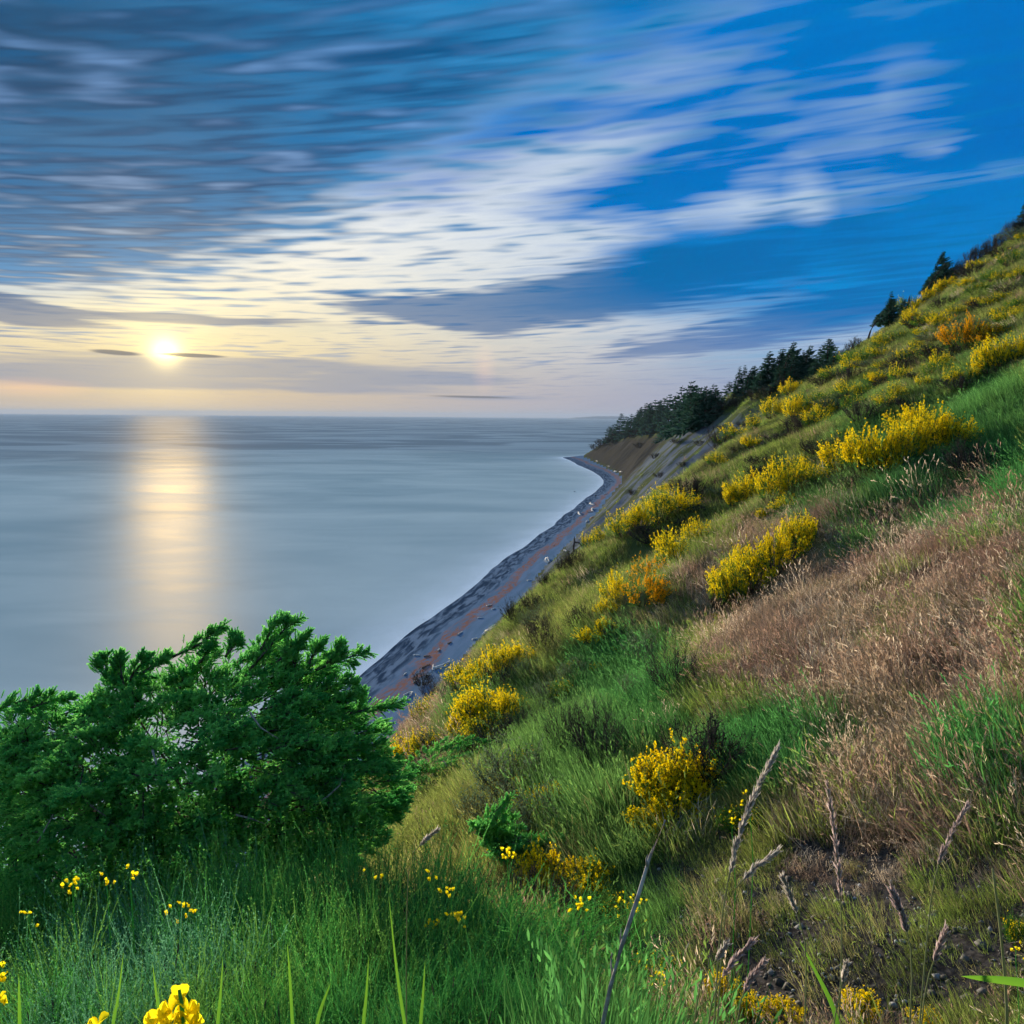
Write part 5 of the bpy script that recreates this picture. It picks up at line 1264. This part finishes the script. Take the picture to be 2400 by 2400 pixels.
# ------------------------------------------------------------------ near green broom, not in flower
M_NB = leaf_material('near_broom_green', (.036, .20, .042), (.15, .48, .10), .48)
M_NBO = leaf_material('near_broom_olive', (.065, .19, .035), (.21, .45, .09), .45)
M_NBK = leaf_material('near_broom_deep', (.022, .14, .036), (.09, .34, .075), .42)
M_NBT = leaf_material('near_broom_teal', (.05, .20, .10), (.18, .43, .23), .45)
M_NBD = leaf_material('near_broom_dry', (.12, .10, .05), (.26, .22, .12), .3)
def near_broom(seed, nw=1000, hgt=1.4, spread=.75, wisp=.0017):
    r = np.random.default_rng(seed)
    S = twig_lines(46, r, spread, hgt * .7, 6); wood = tubes(S, np.linspace(.012, .004, 6), 4)[:2]
    i = r.integers(0, 46, nw); p, d = on_line(S, i, r.uniform(.15, 1., nw))
    dr = unit(d * .7 + rand_dir(nw, .45, r) * .8); L = r.uniform(.25, .62, nw)[:, None] * hgt * .55
    k = 6; TW = np.stack([p + dr * L * q + np.array([0, 0, .32]) * L * q * q + r.normal(0, .006, (nw, 3)) for q in np.linspace(0, 1, k)], 1)
    tv, tt, per = ribbons(TW, np.array([1.4, 1.4, 1.3, 1.1, .9, .3]) * wisp, unit(np.cross(dr, rand_dir(nw, 0, r))))
    tv2, tt2, _ = ribbons(TW, np.array([1.4, 1.4, 1.3, 1.1, .9, .3]) * wisp, unit(np.cross(dr, rand_dir(nw, 1, r))))
    nl = nw * 26; li = np.repeat(np.arange(nw), 26); lp, ld = on_line(TW, li, np.tile(np.linspace(.04, .99, 26), nw) + r.normal(0, .02, nl))
    ldir = unit(ld * .9 + rand_dir(nl, .1, r) * .9); lw = unit(np.cross(ldir, rand_dir(nl, 0, r))); ll = r.uniform(.008, .016, nl)[:, None]
    lv = np.stack([lp, lp + ldir * ll * .55 + lw * ll * .22, lp + ldir * ll * 1.2, lp + ldir * ll * .55 - lw * ll * .22], 1).reshape(-1, 3)
    lq = (np.array([[0, 1, 2], [0, 2, 3]])[None] + (np.arange(nl) * 4)[:, None, None]).reshape(-1, 3)
    V, T = join((tv, tt), (tv2, tt2), (lv, lq)); rn = r.uniform(0, 1, nw)
    return new_mesh('stems', *wood), new_mesh('foliage', V, T, attrs={'rnd': np.concatenate([spread_attr(rn, per)] * 2 + [spread_attr(np.clip(rn[li] + r.normal(0, .15, nl), 0, 1), 4)])})
NB = [near_broom(301), near_broom(302, 1000, 1.4, .9), near_broom(303, 1000, 1.4, .6)]
NBT = [near_broom(304, 900, 1.4, 1.0, .0014), near_broom(305, 900, 1.4, .9, .0014)]
for a in NB + NBT: a[0].materials.append(M_WOOD)
for a in NB: a[1].materials.append(M_NB)
for a in NBT: a[1].materials.append(M_NBT)
nb_r = np.random.default_rng(71)
near_rows = [(150, 2130, 4.2, 'g'), (260, 2260, 3.3, 'g'), (430, 2230, 3.3, 'g'), (1010, 2120, 4.3, 'g'), (740, 2015, 4.7, 'g'), (860, 2010, 4.8, 'g'), (980, 2040, 4.8, 'g'), (1080, 2100, 4.7, 'g'), (620, 2030, 4.6, 'g'), (500, 2060, 4.5, 'g'), (1230, 2190, 4.5, 'g'), (1180, 2330, 3.4, 'g'), (1290, 2330, 4.2, 'g'), (380, 2090, 4.3, 't'), (720, 2180, 3.6, 'g'), (880, 2170, 3.7, 'g'), (560, 2350, 2.7, 'g'), (880, 2340, 2.8, 'g'), (640, 1985, 5.9, 'g'), (560, 2000, 5.7, 'g'), (540, 1955, 6.3, 'g'), (610, 1945, 6.6, 'g'), (470, 1960, 6.0, 'g'), (400, 1960, 6.2, 't'), (-120, 2120, 6.0, 'g'), (-60, 2020, 7.2, 'g'), (60, 1990, 7.4, 'g'), (200, 1950, 7.6, 'g'), (340, 1935, 7.2, 'g'), (480, 1925, 7.0, 'g'), (-80, 2330, 3.4, 'g'), (-40, 2230, 4.3, 'g'), (70, 2120, 4.6, 'g'), (190, 2045, 4.9, 't'), (330, 2030, 4.8, 't'), (450, 1985, 5.0, 'g'), (570, 1962, 5.2, 'g'), (690, 1950, 5.3, 'g'), (800, 1940, 5.4, 'g'), (910, 1935, 5.5, 'g'), (1020, 1960, 5.5, 'g'), (1110, 2030, 5.4, 'g'), (1200, 2130, 5.2, 'g'), (1280, 2240, 5.0, 'g'),
             (60, 2260, 3.5, 'g'), (180, 2200, 3.6, 't'), (300, 2170, 3.7, 't'), (420, 2150, 3.8, 't'), (550, 2110, 3.9, 'g'), (680, 2090, 4.0, 'g'), (810, 2080, 4.1, 'g'), (930, 2090, 4.1, 'g'), (1050, 2140, 4.1, 'g'), (1160, 2230, 4.0, 'g'),
             (120, 2340, 2.9, 't'), (300, 2310, 3.0, 't'), (470, 2280, 3.0, 'g'), (640, 2260, 3.1, 'g'), (800, 2250, 3.2, 'g'), (950, 2260, 3.2, 'g'), (1090, 2310, 3.2, 'g')]
for x, y, dep, kd in near_rows:
    d = ray(x, y) * dep; foot = np.array([d[0], d[1], height(d[0], d[1])]); top = H + d[2]; h_ = max(top - foot[2], .5)
    a = (NB if kd == 'g' else NBT)[int(nb_r.integers(3 if kd == 'g' else 2))]
    root = obj('green_broom_bush', None, loc=(foot[0], foot[1], foot[2] - .05)); s_xy = .80 * dep / 4.5
    s_xy *= nb_r.uniform(.8, 1.2); root.scale = (s_xy, s_xy, h_ / 1.30 * nb_r.uniform(.72, 1.08)); root.rotation_euler = Euler((nb_r.uniform(-.25, .25), nb_r.uniform(-.15, .3), nb_r.uniform(0, 6.28)), 'ZYX')
    row = 'back' if dep > 4.25 else ('middle' if dep > 3.45 else 'front')
    if kd == 'g': lab = 'leafy green broom without flowers, %s row below the spruce' % row; lab += ', number %s from the sea'
    else: lab = 'blue-green fine-leaved broom, %s row below the spruce' % row; lab += ', number %s from the sea'
    cnt = sum(1 for r_ in near_rows if r_[3] == kd and r_[0] <= x and (('back' if r_[2] > 4.25 else ('middle' if r_[2] > 3.45 else 'front')) == row))
    tag(root, lab % number_word(cnt), 'bush', 'unflowering broom at the near edge')
    obj('stems', a[0], None, root); fo_ = obj('foliage', a[1], None, root); fo_['kind'] = 'stuff'
    if kd == 'g': fo_.material_slots[0].link = 'OBJECT'; fo_.material_slots[0].material = (M_NB, M_NBO, M_NBK, M_NB)[int(nb_r.integers(4))]

# ------------------------------------------------------------------ broom sprigs with open flowers, close to the lens
M_PETAL = leaf_material('broom_petal', (.80, .60, .004), (.95, .83, .02), .5)
def petal(w, l, cup, n=5):
    V = []
    for i in range(n):
        v = i / (n - 1); wid = w * math.sin(math.pi * (.12 + .80 * v)) ** .8
        for j in range(n):
            u_ = (j / (n - 1) - .5) * 2
            V.append((u_ * wid, cup * (u_ * u_) * wid + .25 * l * math.sin(v * 2.2), v * l))
    q = np.array([[i * n + j, i * n + j + 1, (i + 1) * n + j + 1, (i + 1) * n + j] for i in range(n - 1) for j in range(n - 1)], np.int32)
    return np.array(V), np.concatenate([q[:, [0, 1, 2]], q[:, [0, 2, 3]]])
def big_flower(sz):
    def rot(V, ax, a):
        M_ = np.array(Matrix.Rotation(a, 3, ax)); return V @ M_.T
    s_v, s_t = petal(.55, 1.0, .5); w_v, w_t = petal(.26, .85, 1.2); k_v, k_t = petal(.22, .8, 1.6)
    return join((rot(s_v, 'X', .5) * sz, s_t), (rot(rot(w_v, 'Z', 1.1), 'X', -.75) * sz + np.array([.12, 0, 0]) * sz, w_t), (rot(rot(w_v, 'Z', -1.1), 'X', -.75) * sz - np.array([.12, 0, 0]) * sz, w_t), (rot(k_v, 'X', -1.15) * sz, k_t))
BF = big_flower(.019); BFM = new_mesh('flower', BF[0], BF[1], attrs={'rnd': np.random.default_rng(2).uniform(.3, .9, len(BF[0]))}, smooth=True); BFM.materials.append(M_PETAL)
def sprig(stem, flowers, dep, lab):
    q = np.array(stem, float); w_ = ray(q[:, 0], q[:, 1]) * dep; w_[:, 2] += H
    f0 = w_[0].copy(); f0[2] = min(height(f0[0], f0[1]), f0[2] - .05); w_ = np.concatenate([[f0 - np.array([0, 0, .03])], w_])
    root = obj('flowering_sprig', None, loc=tuple(f0)); tag(root, lab, 'flower')
    V, T = polytube(list(w_ - f0), list(np.linspace(.004, .0018, len(w_))), 6); obj('stem', new_mesh('stem', V, T, attrs={'rnd': np.full(len(V), .6)}), M_NB, root)
    for i, (x, y, az, tl) in enumerate(flowers):
        p = ray(x, y) * dep; p[2] += H
        fl = obj('flower', BFM, None, root, tuple(p - f0)); fl.rotation_euler = (tl, 0, az); fl.scale = (1.0 + .1 * math.sin(i * 2.1),) * 3
    return root
sprig([(440, 2460), (430, 2400), (425, 2350), (420, 2320)], [(420, 2345, .2, -.3), (400, 2372, 2.2, .5), (440, 2372, -1.2, .4), (425, 2395, 3., .7), (400, 2398, 1.6, .6), (455, 2398, -1.9, .6), (365, 2398, 1.3, .3), (440, 2425, -2.4, .8), (355, 2425, 1.0, .5), (230, 2412, 1.8, .4)], .95, 'cluster of open yellow broom flowers at the bottom edge')
sprig([(-30, 2460), (-14, 2380), (-2, 2300), (2, 2260)], [(4, 2268, .3, .2), (0, 2300, -1.2, .5), (10, 2290, 1.5, .4), (2, 2340, 2.2, .5), (8, 2350, -2., .5)], 2.3, 'yellow broom flowers peeking in at the lower edge by the sea side')

for x, y, w, h, lab in [(1180, 2290, 190, 190, 'grey-brown leafless twigs at the inland end of the green broom'), (1270, 2200, 170, 170, 'leafless twigs just seaward of the dead stick'), (1120, 2200, 150, 170, 'thin brown twigs rising out of the green broom'), (1330, 2330, 170, 130, 'low bare twigs below the dead stick'), (760, 2330, 150, 170, 'dry twigs poking through the middle of the green broom'), (300, 2330, 190, 170, 'dry twigs poking through the blue-green broom')]:
    add_shrub(x, y, w, h, 'bare', lab, 'dry twigs in the near broom', name='dry_shrub')
sp_r = np.random.default_rng(19)
spots = [(O1, 330, 1312, 9), (O1, 485, 1270, 4), (O1, 590, 1252, 4), (O1, 812, 1420, 6), (O1, 890, 1408, 4), (O1, 135, 1452, 4), (O1, 1690, 1252, 3), (O2, 690, 1335, 6), (O2, 700, 1440, 9), (O2, 605, 1480, 5), (O2, 745, 1465, 5), (O2, 945, 1165, 9), (O2, 1250, 1395, 5), (O2, 1300, 1400, 5), (O2, 600, 1310, 4), (O3, 95, 1380, 9), (O3, 190, 1410, 7), (O3, 215, 1655, 7), (O3, 270, 1710, 6), (O3, 310, 1745, 5), (O3, 690, 915, 4), (O3, 610, 1020, 6), (O3, 1895, 1600, 6)]
for i, (o0, x, y, nf) in enumerate(spots):
    X0, Y0 = o0[0] + x * F4, o0[1] + y * F4
    dp = 4.6 if o0 is not O3 else 6.2
    dp = min(dp, depth_at(X0, Y0 + 60) - .15)
    sprig([(X0 + 8, Y0 + 150), (X0 + 4, Y0 + 80), (X0, Y0 + 25), (X0, Y0 - 8)], [(X0 + sp_r.normal(0, 13), Y0 + sp_r.normal(0, 12), sp_r.uniform(0, 6.3), sp_r.uniform(-.5, .8)) for _ in range(nf)], dp, 'small yellow flower sprig among the near greenery, number %s of twenty-three' % number_word(i + 1))

# ------------------------------------------------------------------ grass stalks, stick and blades close to the lens
M_HEAD = leaf_material('seed_head', (.36, .33, .30), (.64, .58, .52), .5)
M_HEADP = leaf_material('seed_head_pink', (.36, .28, .27), (.62, .50, .47), .5)
M_STALK = leaf_material('grass_stalk', (.16, .19, .08), (.34, .34, .18), .4)
M_BLADE = leaf_material('grass_leaf', (.06, .20, .02), (.17, .36, .03), .4)
def stalk(pts, dep, head, lab, pink=False, thick=.0016, full=.7):
    """pts: pixels from foot to tip; head: share of the length, from the tip, that carries the seed head."""
    q = np.array(pts, float); w_ = ray(q[:, 0], q[:, 1]) * np.linspace(dep, dep * .96, len(q))[:, None]; w_[:, 2] += H
    f0 = w_[0].copy(); f0[2] = min(height(f0[0], f0[1]), f0[2] - .05)
    w_ = np.concatenate([[f0 - np.array([0, 0, .02])], w_])
    # smooth it
    tt = np.linspace(0, len(w_) - 1, 16); C = np.stack([np.interp(tt, np.arange(len(w_)), w_[:, a]) for a in range(3)], -1)
    for _ in range(3): C[1:-1] = (C[:-2] + 2 * C[1:-1] + C[2:]) / 4
    al_ = np.concatenate([[0], np.cumsum(np.linalg.norm(np.diff(C, axis=0), axis=1))]); C = np.stack([np.interp(np.linspace(0, al_[-1], 24), al_, C[:, a]) for a in range(3)], -1)
    root = obj('grass_stalk', None, loc=tuple(f0)); tag(root, lab, 'grass stalk', 'tall grass stalks near the viewer', 'thing')
    V, T = polytube(list(C - f0), list(np.linspace(thick * 1.25, thick * .6, 24)), 5); obj('stem', new_mesh('stem', V, T, attrs={'rnd': np.random.default_rng(3).uniform(0, 1, len(V))}), M_STALK, root)
    if head:
        r = np.random.default_rng(int(abs(q[0, 0]) + q[-1, 1])); n_ = int(210 * head * 2.2 * full)
        vis = np.linalg.norm(np.diff(w_[1:], axis=0), axis=1).sum(); tot = np.linalg.norm(np.diff(C, axis=0), axis=1).sum()
        hs = head * vis / tot
        i = np.zeros(n_, int); u_ = 1 - hs * r.uniform(0, 1, n_)
        p, d = on_line(C[None] - f0, i, u_); env = np.sin(np.clip((1 - u_) / hs, 0, 1) * math.pi) ** .7
        dr = unit(d * 1.3 + rand_dir(n_, 0, r) * .55); p = p + rand_dir(n_, 0, r) * (.0013 * env * r.uniform(.2, 1.2, n_))[:, None] * full
        L = .013 * r.uniform(.6, 1.5, n_)[:, None]
        hv, ht, per = ribbons(np.stack([p, p + dr * L * .5, p + dr * L], 1), np.array([.0006, .0013, .0003]), unit(np.cross(dr, rand_dir(n_, 0, r))))
        h2 = ribbons(np.stack([p, p + dr * L * .5, p + dr * L], 1), np.array([.0006, .0011, .0003]), unit(np.cross(dr, rand_dir(n_, 1, r))))
        V, T = join((hv, ht), h2[:2])
        obj('seed_head', new_mesh('seed_head', V, T, attrs={'rnd': np.concatenate([spread_attr(r.uniform(0, 1, n_), per)] * 2)}), M_HEADP if pink else M_HEAD, root)['kind'] = 'stuff'
    return root
def c3(l): return crop_poly(l, O3, F4)
stalk(c3([(540, 1600), (570, 1400), (610, 1180), (690, 920), (815, 690)]), 1.25, .62, 'tallest pale grey seed stalk rising over the dirt bank', full=1.3)
stalk(c3([(560, 1480), (600, 1340), (700, 1230), (815, 1150)]), 1.3, .45, 'short branching grey seed head beside the tallest stalk')
stalk(c3([(1105, 1780), (1110, 1500), (1095, 1250), (1075, 1060), (1040, 850)]), 1.3, .55, 'upright mauve seed stalk in the middle of the dirt bank', True, full=.8)
stalk(c3([(960, 1640), (930, 1500), (885, 1380), (840, 1270)]), 1.3, .45, 'short grey stalk leaning seaward beside the mauve one', full=.8)
stalk(c3([(1430, 1780), (1425, 1600), (1395, 1470), (1340, 1340)]), 1.1, .42, 'pale pink thick seed head leaning seaward', True, full=1.5)
stalk(c3([(1490, 1500), (1530, 1230), (1590, 1090), (1670, 950)]), 1.4, .5, 'purplish seed stalk leaning inland near the dry grass', True)
stalk(c3([(1470, 1800), (1510, 1680), (1550, 1580), (1575, 1510)]), 1.2, .5, 'reddish short seed stalk beside the pale pink one', True)
stalk(c3([(490, 1900), (540, 1750), (610, 1650), (700, 1565)]), 1.2, .5, 'mauve seed stalk arching inland at the lower edge', True)
stalk(c3([(620, 1920), (660, 1790), (700, 1710), (755, 1655)]), 1.2, .55, 'slim pink seed stalk at the lower edge', True, full=.7)
stalk(c3([(430, 1760), (510, 1680), (560, 1610), (580, 1580)]), 1.25, .4, 'brownish seed stalk tip over the lower bushes')
stalk(c3([(1865, 1990), (1845, 1700), (1820, 1450), (1790, 1230)]), 1.5, 0, 'thin straight bare grey stem by the inland edge', thick=.0035)
stalk(c3([(1060, 1960), (1090, 1830), (1110, 1740), (1130, 1660)]), 1.3, .3, 'small teal-grey stalk above the lower flowers')
def c1(l): return crop_poly(l, O1, F4)
def c2_(l): return crop_poly(l, O2, F4)
stalk(c2_([(480, 1200), (530, 1140), (580, 1090), (625, 1055)]), 1.7, .5, 'pale grass plume over the green broom crest')

# grey dead stick slanting across the lower middle
q = np.array(c3([(20, 1950), (60, 1760), (110, 1580), (180, 1370), (240, 1170), (308, 1008)])); w_ = ray(q[:, 0], q[:, 1]) * np.array([2.6, 2.6, 2.6, 2.65, 2.7, 2.7])[:, None]; w_[:, 2] += H
f0 = w_[0].copy(); f0[2] = height(f0[0], f0[1]); w_ = np.concatenate([[f0 - np.array([0, 0, .05])], w_])
root = obj('dead_stick', None, loc=tuple(f0)); tag(root, 'long grey dead stick slanting up between broom and dirt bank', 'stick')
V, T = polytube(list(w_ - f0), [.007, .0072, .0072, .007, .007, .0055, .003], 7); obj('stem', new_mesh('stem', V, T), M_GREY, root)
for l in ([(110, 1580), (105, 1545), (108, 1500)], [(70, 1720), (62, 1660), (66, 1610)], [(225, 1220), (222, 1190), (228, 1165)]):
    q = np.array(c3(l)); w_ = ray(q[:, 0], q[:, 1]) * 2.62; w_[:, 2] += H
    V, T = polytube(list(w_ - f0), [.004, .003, .0015], 5); obj('side_twig', new_mesh('side_twig', V, T), M_GREY, root)

# broad grass blades
def blade(pts, dep, wid, lab, mat=None):
    q = np.array(pts, float); w_ = ray(q[:, 0], q[:, 1]) * dep; w_[:, 2] += H
    tt = np.linspace(0, len(w_) - 1, 10); C = np.stack([np.interp(tt, np.arange(len(w_)), w_[:, a]) for a in range(3)], -1)
    for _ in range(2): C[1:-1] = (C[:-2] + 2 * C[1:-1] + C[2:]) / 4
    f0 = C[0].copy(); f0[2] = min(height(f0[0], f0[1]), f0[2])
    C = np.concatenate([[f0], C]); d = unit(np.gradient(C, axis=0)); vw = unit(C - np.array([0, 0, H])); sd = unit(np.cross(d, vw) + .3 * vw)
    wd_ = wid * np.concatenate([[.6], np.sin(np.linspace(.9, math.pi, 10)) ** .8])
    up_ = np.cross(sd, d) * wid * .35                     # a shallow keel gives the blade body
    V1, T1, _ = ribbons((C - f0)[None], wd_[None], sd[None] if False else (sd + up_ / max(wid, 1e-6) * .3)[None])
    o = obj('wild_grass', new_mesh('grass_blade', V1, T1, attrs={'rnd': np.linspace(.2, .9, len(V1))}), mat or M_BLADE, loc=tuple(f0)); tag(o, lab, 'grass blade', 'broad grass blades near the viewer', 'thing')
blade(c3([(1100, 2050), (1090, 1900), (1040, 1790), (980, 1680), (915, 1550)]), 1.3, .004, 'yellow-green blade leaning seaward over the dirt bank')
blade(c3([(2150, 1800), (2000, 1752), (1850, 1735), (1735, 1725), (1645, 1715)]), 1.1, .006, 'green blade poking in flat from the inland edge')
bl_r = np.random.default_rng(12)
names = ['thin blade', 'arched blade', 'bright blade', 'straight blade', 'leaning blade', 'narrow blade']
for i, (x0, x1, y1, dep) in enumerate([(1850, 1760, 1350, 1.5), (1640, 1670, 1620, 1.4), (1420, 1500, 1740, 1.4), (980, 1010, 1620, 1.5), (90, 85, 1700, 1.6), (500, 560, 1600, 1.6), (1900, 1925, 1640, 1.5), (1330, 1300, 1560, 1.6), (740, 690, 1650, 1.5)]):
    blade(c1([(x0, 2040), (x0 * .75 + x1 * .25, 1900), (x0 * .4 + x1 * .6, 1700 if y1 < 1600 else 1820), (x1, y1)]), dep, .0034, 'green grass %s over the near broom, %s of nine from the sea' % (names[i % 6], ORD[sorted([1760, 1670, 1500, 1010, 85, 560, 1925, 1300, 690]).index(x1)]))
# ------------------------------------------------------------------ evening haze over sea and bluff
hz_me = box_me('haze', -34000, 34000, -34000, 34000, -8., 150.)
m = bpy.data.materials.new('evening_haze'); m.use_nodes = True; m.node_tree.nodes.clear(); gg = G(m.node_tree)
pv = gg.node('ShaderNodeVolumePrincipled'); pv.inputs['Color'].default_value = (.36, .46, .62, 1); pv.inputs['Density'].default_value = .00004; pv.inputs['Anisotropy'].default_value = 0.
gg.t.links.new(pv.outputs[0], gg.node('ShaderNodeOutputMaterial').inputs['Volume'])
hz_o = obj('haze', hz_me, m); hz_o['kind'] = 'stuff'
